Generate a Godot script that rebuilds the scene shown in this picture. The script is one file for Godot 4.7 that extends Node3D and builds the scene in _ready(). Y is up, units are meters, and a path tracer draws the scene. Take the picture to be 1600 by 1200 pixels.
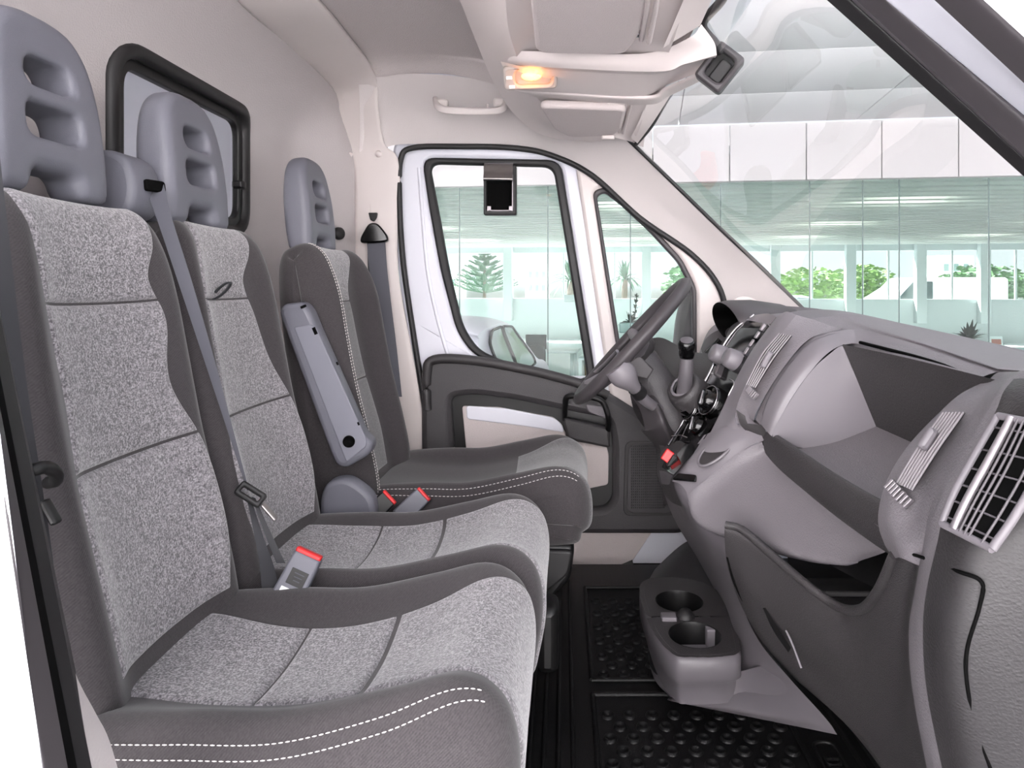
extends Node3D
# Van cabin seen through the open passenger door. x runs to the front of the van, y up, -z to the driver's side.
# EYE_Y is the height of the viewpoint above the ground; measured points are given as (column, row, distance across the van).

const EYE_Y := 1.76
const FOCAL := 1075.0
const EYE := Vector3(0, 1.76, 0.3)

var M := {}
var rng := RandomNumberGenerator.new()


func at(px: float, py: float, d: float) -> Vector3:
	return Vector3((px - 880.0) / FOCAL * d, EYE_Y - (py - 450.0) / FOCAL * d, -d)


func W(x: float, y: float, z: float) -> Vector3:
	return Vector3(x, EYE_Y + y, z)


# ---------------------------------------------------------------- mesh helpers
class Mb:
	var st := SurfaceTool.new()
	var n := 0

	func _init():
		st.begin(Mesh.PRIMITIVE_TRIANGLES)

	# adds triangles as one smooth group, turned so that they look at "face" (or outwards when it is null)
	func put(t: PackedVector3Array, face = null, color = null):
		if t.size() < 3:
			return
		n += 1
		st.set_smooth_group(n)
		var c := Vector3.ZERO
		for p in t:
			c += p
		c /= t.size()
		var s := 0.0
		for i in range(0, t.size(), 3):
			var nn := (t[i + 2] - t[i]).cross(t[i + 1] - t[i])
			var mid := (t[i] + t[i + 1] + t[i + 2]) / 3.0
			s += nn.dot(mid - c) if face == null else nn.dot(face - mid)
		for i in range(0, t.size(), 3):
			if color != null:
				st.set_color(color)
			st.add_vertex(t[i])
			st.add_vertex(t[i + 1] if s >= 0.0 else t[i + 2])
			st.add_vertex(t[i + 2] if s >= 0.0 else t[i + 1])

	func mesh() -> ArrayMesh:
		st.generate_normals()
		st.index()
		return st.commit()


func tris(rows: Array, wrap := false) -> PackedVector3Array:
	var t := PackedVector3Array()
	for i in rows.size() - 1:
		var a: PackedVector3Array = rows[i]
		var b: PackedVector3Array = rows[i + 1]
		var k := a.size()
		for j in (k if wrap else k - 1):
			var j2 := (j + 1) % k
			if a[j] != a[j2] and a[j] != b[j2] and a[j2] != b[j2]:
				t.append_array([a[j], a[j2], b[j2]])
			if a[j] != b[j2] and b[j2] != b[j] and a[j] != b[j]:
				t.append_array([a[j], b[j2], b[j]])
	return t


func grid(m: Mb, rows: Array, wrap := false, face = EYE):
	m.put(tris(rows, wrap), face)


func crv(p0, p1, p2, p3, t: float):
	var t2 := t * t
	var t3 := t2 * t
	return p0 * (-0.5 * t + t2 - 0.5 * t3) + p1 * (1.0 - 2.5 * t2 + 1.5 * t3) + p2 * (0.5 * t + 2.0 * t2 - 1.5 * t3) + p3 * (-0.5 * t2 + 0.5 * t3)


# smooth curve through points; n samples for each span
func cr(p: Array, n: int, closed := false) -> Array:
	var out := []
	var k := p.size()
	for i in (k if closed else k - 1):
		var a = p[(i - 1 + k) % k] if closed or i > 0 else p[0] * 2.0 - p[1]
		var b = p[i]
		var c = p[(i + 1) % k]
		var d = p[(i + 2) % k] if closed or i + 2 < k else p[k - 1] * 2.0 - p[k - 2]
		for j in n:
			out.append(crv(a, b, c, d, float(j) / n))
	if not closed:
		out.append(p[k - 1])
	return out


func cr_at(p: Array, t: float, closed := false):
	var k := p.size()
	if not closed:
		t = clampf(t, 0.0, k - 1.0001)
	var i := int(floor(t))
	var f := t - i
	if closed:
		return crv(p[posmod(i - 1, k)], p[posmod(i, k)], p[posmod(i + 1, k)], p[posmod(i + 2, k)], f)
	return crv(p[maxi(i - 1, 0)], p[i], p[mini(i + 1, k - 1)], p[mini(i + 2, k - 1)], f)


# smooth surface through a net of points
func patch(m: Mb, net: Array, nu := 6, nv := 6, face = EYE):
	grid(m, patch_rows(net, nu, nv), false, face)


func patch_rows(net: Array, nu := 6, nv := 6) -> Array:
	var across := []
	for row in net:
		across.append(cr(row, nu))
	var rows := []
	var cols: int = across[0].size()
	var curves := []
	for j in cols:
		var col := []
		for r in across:
			col.append(r[j])
		curves.append(cr(col, nv))
	for i in curves[0].size():
		var r := PackedVector3Array()
		for j in cols:
			r.append(curves[j][i])
		rows.append(r)
	return rows


# flat-sided polygon fan in space, given by its rim
func fan(m: Mb, rim: Array, face = EYE):
	var c := Vector3.ZERO
	for p in rim:
		c += p
	c /= rim.size()
	var t := PackedVector3Array()
	for i in rim.size():
		t.append_array([c, rim[i], rim[(i + 1) % rim.size()]])
	m.put(t, face)


func v2(a: Array) -> PackedVector2Array:
	return PackedVector2Array(a)


func area(p: PackedVector2Array) -> float:
	var s := 0.0
	for i in p.size():
		s += p[i].cross(p[(i + 1) % p.size()])
	return s / 2.0


func inset(p: PackedVector2Array, d: float) -> PackedVector2Array:
	var out := PackedVector2Array()
	var k := p.size()
	for i in k:
		var e1 := (p[i] - p[(i - 1 + k) % k]).normalized()
		var e2 := (p[(i + 1) % k] - p[i]).normalized()
		var n1 := Vector2(-e1.y, e1.x)
		var n2 := Vector2(-e2.y, e2.x)
		var b := n1 + n2
		if b.length() < 0.3:
			b = n1
		b = b.normalized()
		out.append(p[i] + b * d / maxf(b.dot(n1), 0.5))
	return out


# polygon with rounded corners
func round_poly(p: Array, r: float, n := 5) -> PackedVector2Array:
	var out := PackedVector2Array()
	var k := p.size()
	for i in k:
		var a: Vector2 = p[i]
		var u: Vector2 = p[(i - 1 + k) % k] - a
		var v: Vector2 = p[(i + 1) % k] - a
		var c := minf(r, minf(u.length(), v.length()) * 0.48)
		var s := a + u.normalized() * c
		var e := a + v.normalized() * c
		for j in n + 1:
			var t := float(j) / n
			out.append(s.lerp(a, t).lerp(a.lerp(e, t), t))
	return out


func rect(w: float, h: float, r: float, c := Vector2.ZERO, n := 4) -> PackedVector2Array:
	return round_poly([c + Vector2(-w, -h) / 2, c + Vector2(w, -h) / 2, c + Vector2(w, h) / 2, c + Vector2(-w, h) / 2], r, n)


func circle(r: float, n := 24, c := Vector2.ZERO) -> PackedVector2Array:
	var o := PackedVector2Array()
	for i in n:
		o.append(c + Vector2.from_angle(TAU * i / n) * r)
	return o


func lift(p: PackedVector2Array, z: float, xf: Transform3D) -> PackedVector3Array:
	var o := PackedVector3Array()
	for q in p:
		o.append(xf * Vector3(q.x, q.y, z))
	return o


func cap(m: Mb, outline: PackedVector2Array, z: float, xf: Transform3D, way: float):
	# points that an inset has drawn together are dropped first
	var p := PackedVector2Array()
	var ext := 0.0
	for q in outline:
		ext = maxf(ext, q.distance_to(outline[0]))
	for q in outline:
		if p.is_empty() or p[p.size() - 1].distance_to(q) > ext * 2e-4:
			p.append(q)
	if p.size() > 1 and p[0].distance_to(p[p.size() - 1]) <= ext * 2e-4:
		p.remove_at(p.size() - 1)
	var t := PackedVector3Array()
	var ids := Geometry2D.triangulate_polygon(p)
	if ids.is_empty():
		var hull := Geometry2D.convex_hull(p)
		hull.remove_at(hull.size() - 1)
		p = hull
		for i in range(1, p.size() - 1):
			ids.append_array([0, i, i + 1])
	for i in ids:
		t.append(xf * Vector3(p[i].x, p[i].y, z))
	if t.size():
		m.put(t, xf * Vector3(p[0].x, p[0].y, z + way * 50.0))


# an outline pulled to a depth along local z with rounded edges
func solid(m: Mb, outline: PackedVector2Array, depth: float, bevel: float, xf: Transform3D, steps := 3):
	var p := outline
	if area(p) < 0:
		p.reverse()
	var rows := []
	for k in steps + 1:
		var a := PI / 2 * k / steps
		rows.append(lift(inset(p, bevel * (1.0 - sin(a))), bevel * (1.0 - cos(a)), xf))
	for k in steps + 1:
		var a := PI / 2 * (steps - k) / steps
		rows.append(lift(inset(p, bevel * (1.0 - sin(a))), depth - bevel * (1.0 - cos(a)), xf))
	grid(m, rows, true, null)
	var q := inset(p, bevel)
	cap(m, q, 0.0, xf, -1.0)
	cap(m, q, depth, xf, 1.0)


func resample(p: Array, n: int, closed := true, start = null) -> Array:
	var q := p.duplicate()
	if closed:
		if start != null:
			var best := 0
			for i in q.size():
				if q[i].dot(start) > q[best].dot(start):
					best = i
			q = q.slice(best) + q.slice(0, best)
		q.append(q[0])
	var l := [0.0]
	for i in q.size() - 1:
		l.append(l[i] + q[i].distance_to(q[i + 1]))
	var total: float = l[l.size() - 1]
	var out := []
	var j := 0
	for i in n:
		var s := total * i / (n if closed else n - 1)
		while j < l.size() - 2 and l[j + 1] < s:
			j += 1
		out.append(q[j].lerp(q[j + 1], clampf((s - l[j]) / maxf(l[j + 1] - l[j], 1e-9), 0, 1)))
	return out


# a flat frame between two outlines
func frame(m: Mb, outer: Array, inner: Array, depth: float, bevel: float, xf: Transform3D, _n := 0):
	var a := PackedVector2Array(outer)
	var b := PackedVector2Array(inner)
	if area(a) < 0:
		a.reverse()
	if area(b) < 0:
		b.reverse()
	var up := xf.basis.z * 50.0
	var c := xf * Vector3(a[0].x, a[0].y, 0)
	grid(m, [lift(a, 0, xf), lift(a, depth - bevel, xf)], true, null)
	var ai := inset(a, bevel)
	var bi := inset(b, -bevel)
	grid(m, [lift(a, depth - bevel, xf), lift(inset(a, bevel * 0.3), depth - bevel * 0.3, xf), lift(ai, depth, xf)], true, c + up)
	grid(m, [lift(b, depth - bevel, xf), lift(inset(b, -bevel * 0.3), depth - bevel * 0.3, xf), lift(bi, depth, xf)], true, c + up)
	var wall := tris([lift(b, depth - bevel, xf), lift(b, 0, xf)], true)
	var w := Vector3.ZERO
	for p in wall:
		w += p
	m.put(wall, w / wall.size())
	# faces: a zip of triangles between the two rims
	for side in 2:
		var o := ai if side == 0 else a
		var h := bi if side == 0 else b
		var best := 1e9
		var i0 := 0
		var j0 := 0
		for i in o.size():
			for j in h.size():
				if o[i].distance_squared_to(h[j]) < best:
					best = o[i].distance_squared_to(h[j])
					i0 = i
					j0 = j
		var i := 0
		var j := 0
		var z := depth if side == 0 else 0.0
		var t := PackedVector3Array()
		while i < o.size() or j < h.size():
			var p := o[(i0 + i) % o.size()]
			var q := h[(j0 + j) % h.size()]
			var pn := o[(i0 + i + 1) % o.size()]
			var qn := h[(j0 + j + 1) % h.size()]
			var go := j >= h.size() or (i < o.size() and pn.distance_squared_to(q) <= qn.distance_squared_to(p))
			var r := pn if go else qn
			if p != r and q != r and p != q:
				t.append_array([xf * Vector3(p.x, p.y, z), xf * Vector3(q.x, q.y, z), xf * Vector3(r.x, r.y, z)])
			if go:
				i += 1
			else:
				j += 1
		m.put(t, c + up * (1.0 if side == 0 else -1.0))


# a section moved along a path; up fixes its roll
func sweep(m: Mb, path: Array, section: PackedVector2Array, up: Vector3, closed := false, sizes: Array = []):
	var k := path.size()
	var rows := []
	for i in k:
		var t: Vector3 = (path[(i + 1) % k] - path[(i - 1 + k) % k]) if closed else (path[mini(i + 1, k - 1)] - path[maxi(i - 1, 0)])
		t = t.normalized()
		var side := t.cross(up).normalized()
		var u := side.cross(t)
		var s := 1.0
		if sizes.size():
			s = cr_at(sizes, float(i) / maxi(k - 1, 1) * (sizes.size() - 1))
		var r := PackedVector3Array()
		for q in section:
			r.append(path[i] + side * q.x * s + u * q.y * s)
		rows.append(r)
	if closed:
		rows.append(rows[0])
	var t := tris(rows, true)
	var sign := 0.0
	var per := section.size() * 6
	for i in range(0, t.size() - 2, 3):
		var seg := mini(i / per, k - 1)
		sign += (t[i + 2] - t[i]).cross(t[i + 1] - t[i]).dot((t[i] + t[i + 1] + t[i + 2]) / 3.0 - (path[seg] + path[(seg + 1) % k]) / 2.0)
	m.n += 1
	m.st.set_smooth_group(m.n)
	for i in range(0, t.size(), 3):
		m.st.add_vertex(t[i])
		m.st.add_vertex(t[i + 1] if sign >= 0 else t[i + 2])
		m.st.add_vertex(t[i + 2] if sign >= 0 else t[i + 1])
	if not closed:
		fan(m, Array(rows[0]), path[0] * 2.0 - path[1] + (path[0] - path[1]) * 9.0)
		fan(m, Array(rows[k - 1]), path[k - 1] + (path[k - 1] - path[k - 2]) * 9.0)


func tube(m: Mb, path: Array, r: float, sides := 10, closed := false, sizes: Array = []):
	var d: Vector3 = path[path.size() - 1] - path[0]
	var up := Vector3.UP
	if absf(d.normalized().y) > 0.8:
		up = Vector3(0.1, 0.2, 1.0).normalized()
	sweep(m, path, circle(r, sides), up, closed, sizes)


# turned shape: profile of (radius, height) round the local y axis
func lathe(m: Mb, profile: Array, xf: Transform3D, n := 28):
	var rows := []
	for p in profile:
		var r := PackedVector3Array()
		for i in n:
			var a := TAU * i / n
			r.append(xf * Vector3(cos(a) * p.x, p.y, sin(a) * p.x))
		rows.append(r)
	for i in rows.size() - 1:
		pass
	grid(m, rows, true, null)


func box(m: Mb, c: Vector3, s: Vector3, r := 0.004, b := Basis.IDENTITY):
	r = minf(r, minf(s.x, minf(s.y, s.z)) * 0.45)
	solid(m, rect(s.x, s.y, r, Vector2.ZERO, 3), s.z, r * 0.9, Transform3D(b, c) * Transform3D(Basis.IDENTITY, Vector3(0, 0, -s.z / 2)), 2)


# a frame of axes whose z looks along "out" and whose y is close to "up"
func axes(o: Vector3, out: Vector3, up := Vector3.UP) -> Transform3D:
	var z := out.normalized()
	var x := up.cross(z).normalized()
	return Transform3D(Basis(x, z.cross(x), z), o)


func y_axes(o: Vector3, dir: Vector3) -> Transform3D:
	var y := dir.normalized()
	var x := y.cross(Vector3(0.123, 0.35, 1).normalized()).normalized()
	return Transform3D(Basis(x, y, x.cross(y)), o)


# ---------------------------------------------------------------- scene helpers
var taken := {}


func numbered(called: String) -> String:
	if not taken.has(called):
		taken[called] = 0
		return called
	taken[called] += 1
	return "%s_%03d" % [called, taken[called]]


func obj(called: String, m, material: Material, parent: Node = null) -> MeshInstance3D:
	var o := MeshInstance3D.new()
	o.mesh = m.mesh() if m is Mb else m
	o.material_override = material
	o.name = numbered(called) if parent == null else called
	(self if parent == null else parent).add_child(o, true)
	return o


func tag(o: Node, label: String, category := "", group := "", kind := "") -> Node:
	if label:
		o.set_meta("label", label)
	if category:
		o.set_meta("category", category)
	if group:
		o.set_meta("group", group)
	if kind:
		o.set_meta("kind", kind)
	return o


func thing(called: String, label: String, category: String, group := "", kind := "") -> Node3D:
	var o := Node3D.new()
	o.name = numbered(called)
	add_child(o)
	tag(o, label, category, group, kind)
	return o


func mat(c: Color, rough := 0.6, metal := 0.0, spec := 0.5) -> StandardMaterial3D:
	var m := StandardMaterial3D.new()
	m.albedo_color = c
	m.roughness = rough
	m.metallic = metal
	m.metallic_specular = spec
	return m


func speckle(size: int, dark: Color, light: Color, mid: float, seed_no: int, twill := 0.0) -> ImageTexture:
	rng.seed = seed_no
	var v := PackedFloat32Array()
	v.resize(size * size)
	for i in size * size:
		v[i] = rng.randf()
	var img := Image.create(size, size, true, Image.FORMAT_RGB8)
	for y in size:
		for x in size:
			var a := v[y * size + x] * 0.5 + v[y * size + (x + 1) % size] * 0.25 + v[((y + 1) % size) * size + x] * 0.25
			a = clampf((a - mid) * 2.3 + 0.5, 0, 1)
			if twill > 0.0:
				a = lerpf(a, 0.5 + 0.5 * sin((x + y) * TAU / 4.0), twill)
			img.set_pixel(x, y, dark.lerp(light, a))
	img.generate_mipmaps()
	return ImageTexture.create_from_image(img)


func noise_normal(freq: float, strength: float, seed_no: int, kind := FastNoiseLite.TYPE_SIMPLEX_SMOOTH) -> NoiseTexture2D:
	var f := FastNoiseLite.new()
	f.seed = seed_no
	f.frequency = freq
	f.noise_type = kind
	f.fractal_octaves = 2
	var t := NoiseTexture2D.new()
	t.width = 512
	t.height = 512
	t.seamless = true
	t.as_normal_map = true
	t.bump_strength = strength
	t.noise = f
	return t


func triplanar(m: StandardMaterial3D, tile: float) -> StandardMaterial3D:
	m.uv1_triplanar = true
	m.uv1_world_triplanar = true
	m.uv1_scale = Vector3.ONE / tile
	return m


func grainy(m: StandardMaterial3D, tex: Texture2D, tile: float, scale := 1.0) -> StandardMaterial3D:
	m.normal_enabled = true
	m.normal_texture = tex
	m.normal_scale = scale
	return triplanar(m, tile)


func make_materials():
	var grain := noise_normal(0.09, 5.0, 3, FastNoiseLite.TYPE_CELLULAR)
	var fine := noise_normal(0.22, 5.0, 5)
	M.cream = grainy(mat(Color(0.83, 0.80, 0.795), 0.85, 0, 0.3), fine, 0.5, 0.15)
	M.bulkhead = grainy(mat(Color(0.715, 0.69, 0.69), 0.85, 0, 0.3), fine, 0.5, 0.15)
	M.cream_smooth = mat(Color(0.84, 0.805, 0.795), 0.5, 0, 0.4)
	M.headliner = grainy(mat(Color(0.82, 0.785, 0.78), 0.95, 0, 0.2), fine, 0.4, 0.4)
	M.visor = grainy(mat(Color(0.78, 0.74, 0.735), 0.8, 0, 0.3), fine, 0.3, 0.4)
	M.console_cream = mat(Color(0.85, 0.81, 0.80), 0.55, 0, 0.4)
	M.paint = mat(Color(0.86, 0.86, 0.895), 0.25, 0, 0.5)
	M.paint.clearcoat_enabled = true
	M.paint.clearcoat = 0.6
	M.rubber = mat(Color(0.10, 0.095, 0.10), 0.55, 0, 0.5)
	M.rubber_grey = mat(Color(0.24, 0.225, 0.235), 0.5, 0, 0.5)
	M.dash = grainy(mat(Color(0.43, 0.412, 0.428), 0.5, 0, 0.5), grain, 0.16, 0.5)
	M.dash_smooth = mat(Color(0.43, 0.412, 0.43), 0.42, 0, 0.5)
	M.dash_dark = grainy(mat(Color(0.20, 0.19, 0.195), 0.5, 0, 0.5), fine, 0.3, 0.3)
	M.dash_end_shaded = grainy(mat(Color(0.165, 0.157, 0.162), 0.5, 0, 0.5), grain, 0.16, 0.4)
	M.dash_low = mat(Color(0.335, 0.32, 0.335), 0.45)  # darkened for the shade on the lower console; also plain grey for small parts
	M.dash_mid = grainy(mat(Color(0.25, 0.24, 0.248), 0.5), fine, 0.3, 0.3)
	M.vent = mat(Color(0.52, 0.50, 0.515), 0.4)
	M.lamp_shell = mat(Color(0.60, 0.56, 0.54), 0.5)
	M.black = mat(Color(0.055, 0.052, 0.055), 0.45, 0, 0.5)
	M.deep = mat(Color(0.02, 0.02, 0.02), 0.8, 0, 0.2)
	M.gloss = mat(Color(0.03, 0.03, 0.032), 0.12, 0, 0.5)
	M.grey = grainy(mat(Color(0.40, 0.40, 0.435), 0.5, 0, 0.5), fine, 0.2, 0.12)
	M.grey_light = mat(Color(0.47, 0.47, 0.51), 0.5, 0, 0.5)
	M.chrome = mat(Color(0.72, 0.71, 0.72), 0.2, 1.0)
	M.metal = mat(Color(0.62, 0.60, 0.59), 0.35, 1.0)
	M.silver = mat(Color(0.55, 0.53, 0.545), 0.35, 0.6)
	M.red = mat(Color(0.80, 0.13, 0.14), 0.4)
	M.white = mat(Color(0.9, 0.9, 0.9), 0.5)
	M.stitch = mat(Color(0.83, 0.81, 0.80), 0.8)
	var sp := mat(Color(1, 1, 1), 0.95, 0, 0.25)
	sp.albedo_texture = speckle(512, Color(0.29, 0.282, 0.292), Color(0.68, 0.66, 0.675), 0.5, 11)
	M.fabric = triplanar(sp, 0.56)
	var tw := mat(Color(1, 1, 1), 0.95, 0, 0.2)
	tw.albedo_texture = speckle(256, Color(0.19, 0.18, 0.185), Color(0.30, 0.285, 0.292), 0.5, 12, 0.6)
	M.twill = triplanar(tw, 0.26)
	var gf := mat(Color(1, 1, 1), 0.95, 0, 0.25)
	gf.albedo_texture = speckle(512, Color(0.27, 0.265, 0.27), Color(0.45, 0.44, 0.45), 0.5, 13)
	M.fabric_fine = triplanar(gf, 0.5)
	for k in [sp, tw, gf]:
		k.rim_enabled = true
		k.rim = 0.5 if k == tw else 0.85
		k.rim_tint = 0.3
	var wb := mat(Color(1, 1, 1), 0.7, 0, 0.4)
	wb.albedo_color = Color(0.33, 0.33, 0.36)
	M.webbing = wb
	M.webbing_dark = mat(Color(0.20, 0.20, 0.215), 0.65)
	M.mat = grainy(mat(Color(0.05, 0.048, 0.052), 0.5, 0, 0.4), fine, 0.3, 0.2)
	M.carpet = grainy(mat(Color(0.05, 0.048, 0.05), 0.8, 0, 0.3), fine, 0.25, 0.6)
	var g := mat(Color(0.93, 0.985, 0.965, 0.035), 0.0, 0, 0.5)
	g.transparency = BaseMaterial3D.TRANSPARENCY_ALPHA
	M.glass = g
	var dg := mat(Color(0.93, 0.985, 0.965, 0.025), 0.0, 0, 0.2)
	dg.transparency = BaseMaterial3D.TRANSPARENCY_ALPHA
	M.door_glass = dg
	var fg := mat(Color(0.88, 0.945, 0.93, 0.0), 0.0, 0, 0.12)
	fg.refraction_enabled = true
	fg.refraction_scale = 0.015
	M.facade_glass = fg
	var cg := mat(Color(0.30, 0.42, 0.40, 0.5), 0.0, 0, 0.5)
	cg.transparency = BaseMaterial3D.TRANSPARENCY_ALPHA
	M.car_glass = cg
	M.car_glass_solid = mat(Color(0.50, 0.60, 0.58), 0.15, 0, 0.6)
	M.red_dark = mat(Color(0.28, 0.16, 0.16), 0.25)


func _ready():
	# camera: level, looking straight across the van, its film shifted down and to the left
	var cam := Camera3D.new()
	cam.name = "camera"
	cam.projection = Camera3D.PROJECTION_FRUSTUM
	cam.near = 0.05
	cam.far = 300.0
	cam.size = 1200.0 / FOCAL * cam.near
	cam.frustum_offset = Vector2((800.0 - 880.0) / FOCAL, (450.0 - 600.0) / FOCAL) * cam.near
	cam.position = Vector3(0, EYE_Y, 0)
	add_child(cam)
	cam.current = true
	# bright overcast sky
	var env := Environment.new()
	var sky := Sky.new()
	var sm := ProceduralSkyMaterial.new()
	sm.sky_top_color = Color(0.93, 0.96, 1.0)
	sm.sky_horizon_color = Color(0.98, 0.985, 1.0)
	sm.ground_bottom_color = Color(0.45, 0.44, 0.43)
	sm.ground_horizon_color = Color(0.55, 0.54, 0.53)
	sm.sky_energy_multiplier = 0.75
	sky.sky_material = sm
	env.background_mode = Environment.BG_SKY
	env.sky = sky
	env.background_energy_multiplier = 1.0
	env.tonemap_mode = Environment.TONE_MAPPER_LINEAR
	env.tonemap_exposure = 2.65
	env.sdfgi_enabled = true
	env.ssao_enabled = true
	env.ssil_enabled = true
	var we := WorldEnvironment.new()
	we.name = "world_environment"
	we.environment = env
	add_child(we)
	# sun standing behind the showroom: canopy and added wing shade the van, forecourt and added bounce wall catch it
	var sun := DirectionalLight3D.new()
	sun.name = "sun"
	sun.light_color = Color(1.0, 0.985, 0.975)
	sun.light_energy = 6.0
	sun.light_angular_distance = 2.0
	sun.shadow_enabled = true
	sun.look_at_from_position(Vector3(-4.5, 8.0, -6.0), Vector3.ZERO, Vector3.UP)
	add_child(sun)
	make_materials()
	build_shell()
	build_driver_door()
	build_overhead()
	build_door_opening()
	build_floor()
	build_seats()
	build_dash()
	build_controls()
	build_outside()


# ---------------------------------------------------------------- the van's shell
func bulk_x(y: float, z: float) -> float:
	var up := smoothstep(0.42, 0.72, y)
	return -0.90 + 0.11 * up + 0.16 * (1.0 - up) * (smoothstep(-2.22, -2.48, z) + smoothstep(-0.94, -0.68, z))


func loop3(p: PackedVector2Array, f: Callable) -> Array:
	var o := []
	for q in p:
		o.append(f.call(q))
	return o


func build_shell():
	# bulkhead with the opening of its window
	var hole := Array(rect(0.568, 0.338, 0.075, Vector2(1.652, 0.322), 8))   # (distance across, height)
	hole = resample(hole, 120, true, Vector2(-1, 1))
	var rim := resample([Vector2(0.62, -0.97), Vector2(2.51, -0.97), Vector2(2.51, 0.80), Vector2(0.62, 0.80)], 120, true, Vector2(-1, 1))
	if area(PackedVector2Array(hole)) * area(PackedVector2Array(rim)) < 0:
		rim.reverse()
		rim = resample(rim, 120, true, Vector2(-1, 1))
	var rows := []
	for k in 15:
		var t := pow(k / 14.0, 1.4)
		var r := PackedVector3Array()
		for i in 120:
			var q: Vector2 = hole[i].lerp(rim[i], t)
			r.append(W(bulk_x(q.y, -q.x), q.y, -q.x))
		rows.append(r)
	var m := Mb.new()
	grid(m, rows, true)
	var back := []
	for r in rows:
		var b := PackedVector3Array()
		for p in r:
			b.append(p + Vector3(-0.03, 0, 0))
		back.append(b)
	grid(m, back, true, Vector3(-9, 1.5, -1.6))
	grid(m, [rows[0], back[0]], true, W(-0.92, 0.33, -1.65))
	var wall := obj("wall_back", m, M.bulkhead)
	tag(wall, "", "", "", "structure")
	# its window
	var win := Node3D.new()
	win.name = "window_1"
	add_child(win)
	tag(win, "", "", "", "structure")
	var on_bulk := func(q): return W(bulk_x(q.y, -q.x), q.y, -q.x)
	m = Mb.new()
	sweep(m, loop3(PackedVector2Array(hole), on_bulk), v2([Vector2(-0.014, -0.012), Vector2(0.014, -0.012), Vector2(0.016, 0.004), Vector2(0.008, 0.016), Vector2(-0.008, 0.016), Vector2(-0.016, 0.004)]), Vector3(1, 0, 0), true)
	obj("window_seal", m, M.rubber, win)
	m = Mb.new()
	var inner := Array(rect(0.518, 0.288, 0.058, Vector2(1.652, 0.322), 8))
	sweep(m, loop3(PackedVector2Array(inner), func(q): return W(-0.905, q.y, -q.x)), rect(0.024, 0.02, 0.005), Vector3(1, 0, 0), true)
	obj("window_frame", m, M.black, win)
	m = Mb.new()
	box(m, W(-0.915, 0.334, -1.655), Vector3(0.012, 0.27, 0.02), 0.003)
	obj("divider", m, M.black, win)
	m = Mb.new()
	box(m, W(-0.895, 0.285, -1.90), Vector3(0.03, 0.022, 0.03), 0.006)
	obj("latch", m, M.black, win)
	for s in 2:
		m = Mb.new()
		box(m, W(-0.92 - 0.008 * s, 0.334, -1.53 - 0.25 * s), Vector3(0.004, 0.285, 0.272), 0.001)
		obj("pane", m, M.door_glass, win)
	# load space behind it
	m = Mb.new()
	box(m, W(-2.4, -0.1, -2.60), Vector3(3.0, 1.9, 0.05), 0.01)
	tag(obj("wall_left", m, M.paint), "", "", "", "structure")
	m = Mb.new()
	box(m, W(-2.4, -0.1, -0.55), Vector3(3.0, 1.9, 0.05), 0.01)
	tag(obj("wall_right", m, M.paint), "", "", "", "structure")
	m = Mb.new()
	box(m, W(-1.75, 0.86, -1.58), Vector3(4.6, 0.05, 2.1), 0.01)
	tag(obj("ceiling_outer", m, M.paint), "", "", "", "structure")
	# headliner
	var ce := [[-0.84, 0.755, 2.30, 0.706], [-0.61, 0.755, 2.30, 0.706], [-0.40, 0.752, 2.28, 0.71], [-0.17, 0.72, 2.25, 0.649], [0.03, 0.64, 2.27, 0.56], [0.2256, 0.55, 2.31, 0.49], [0.27, 0.535, 2.32, 0.475]]
	var net := []
	for c in ce:
		var x: float = c[0]
		net.append([W(x, c[3], c[2] - 3.16), W(x, c[1] - 0.01, -1.0), W(x, c[1], -1.58), W(x, c[1] - 0.01, -2.1), W(x, lerpf(c[1], c[3], 0.5) + 0.004, -c[2] + 0.075), W(x, c[3], -c[2])])
	m = Mb.new()
	patch(m, net, 8, 6, W(0, -5, -1.5))
	var ceil_o := obj("ceiling", m, M.headliner)
	tag(ceil_o, "", "", "", "structure")
	# cant rail and windscreen pillar, one on each side of the cab
	var low := [[560, 262], [600, 232], [640, 225], [720, 227], [800, 229], [860, 241], [925, 273], [1000, 340], [1080, 396], [1125, 448], [1140, 540]]
	var upp := [[560, 118, 2.31], [596, 120, 2.30], [640, 115, 2.28], [720, 120, 2.27], [800, 140, 2.25], [880, 190, 2.28], [985, 222, 2.31], [1056, 290, 2.33], [1124, 356, 2.34], [1192, 420, 2.34], [1258, 488, 2.34]]
	var r0 := []
	var r1 := []
	var r2 := []
	for i in low.size():
		var a := at(low[i][0], low[i][1], 2.47)
		var b := at(upp[i][0], upp[i][1], upp[i][2])
		r0.append(a)
		r1.append(a.lerp(b, 0.5) + Vector3(0, 0, -0.012 if i > 5 else -0.02))
		r2.append(b)
	m = Mb.new()
	patch(m, [r0, r1, r2], 6, 6)
	tag(obj("trim_1", m, M.cream), "", "", "", "structure")
	# edge of the windscreen
	var edge := []
	for p in [[960, 200, 2.28], [988, 224, 2.315], [1056, 290, 2.335], [1124, 356, 2.345], [1192, 420, 2.345], [1262, 490, 2.345]]:
		edge.append(at(p[0], p[1], p[2]))
	m = Mb.new()
	tube(m, cr(edge, 6), 0.007, 8)
	tag(obj("trim_2", m, M.rubber), "", "", "", "structure")
	# windscreen
	m = Mb.new()
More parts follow.
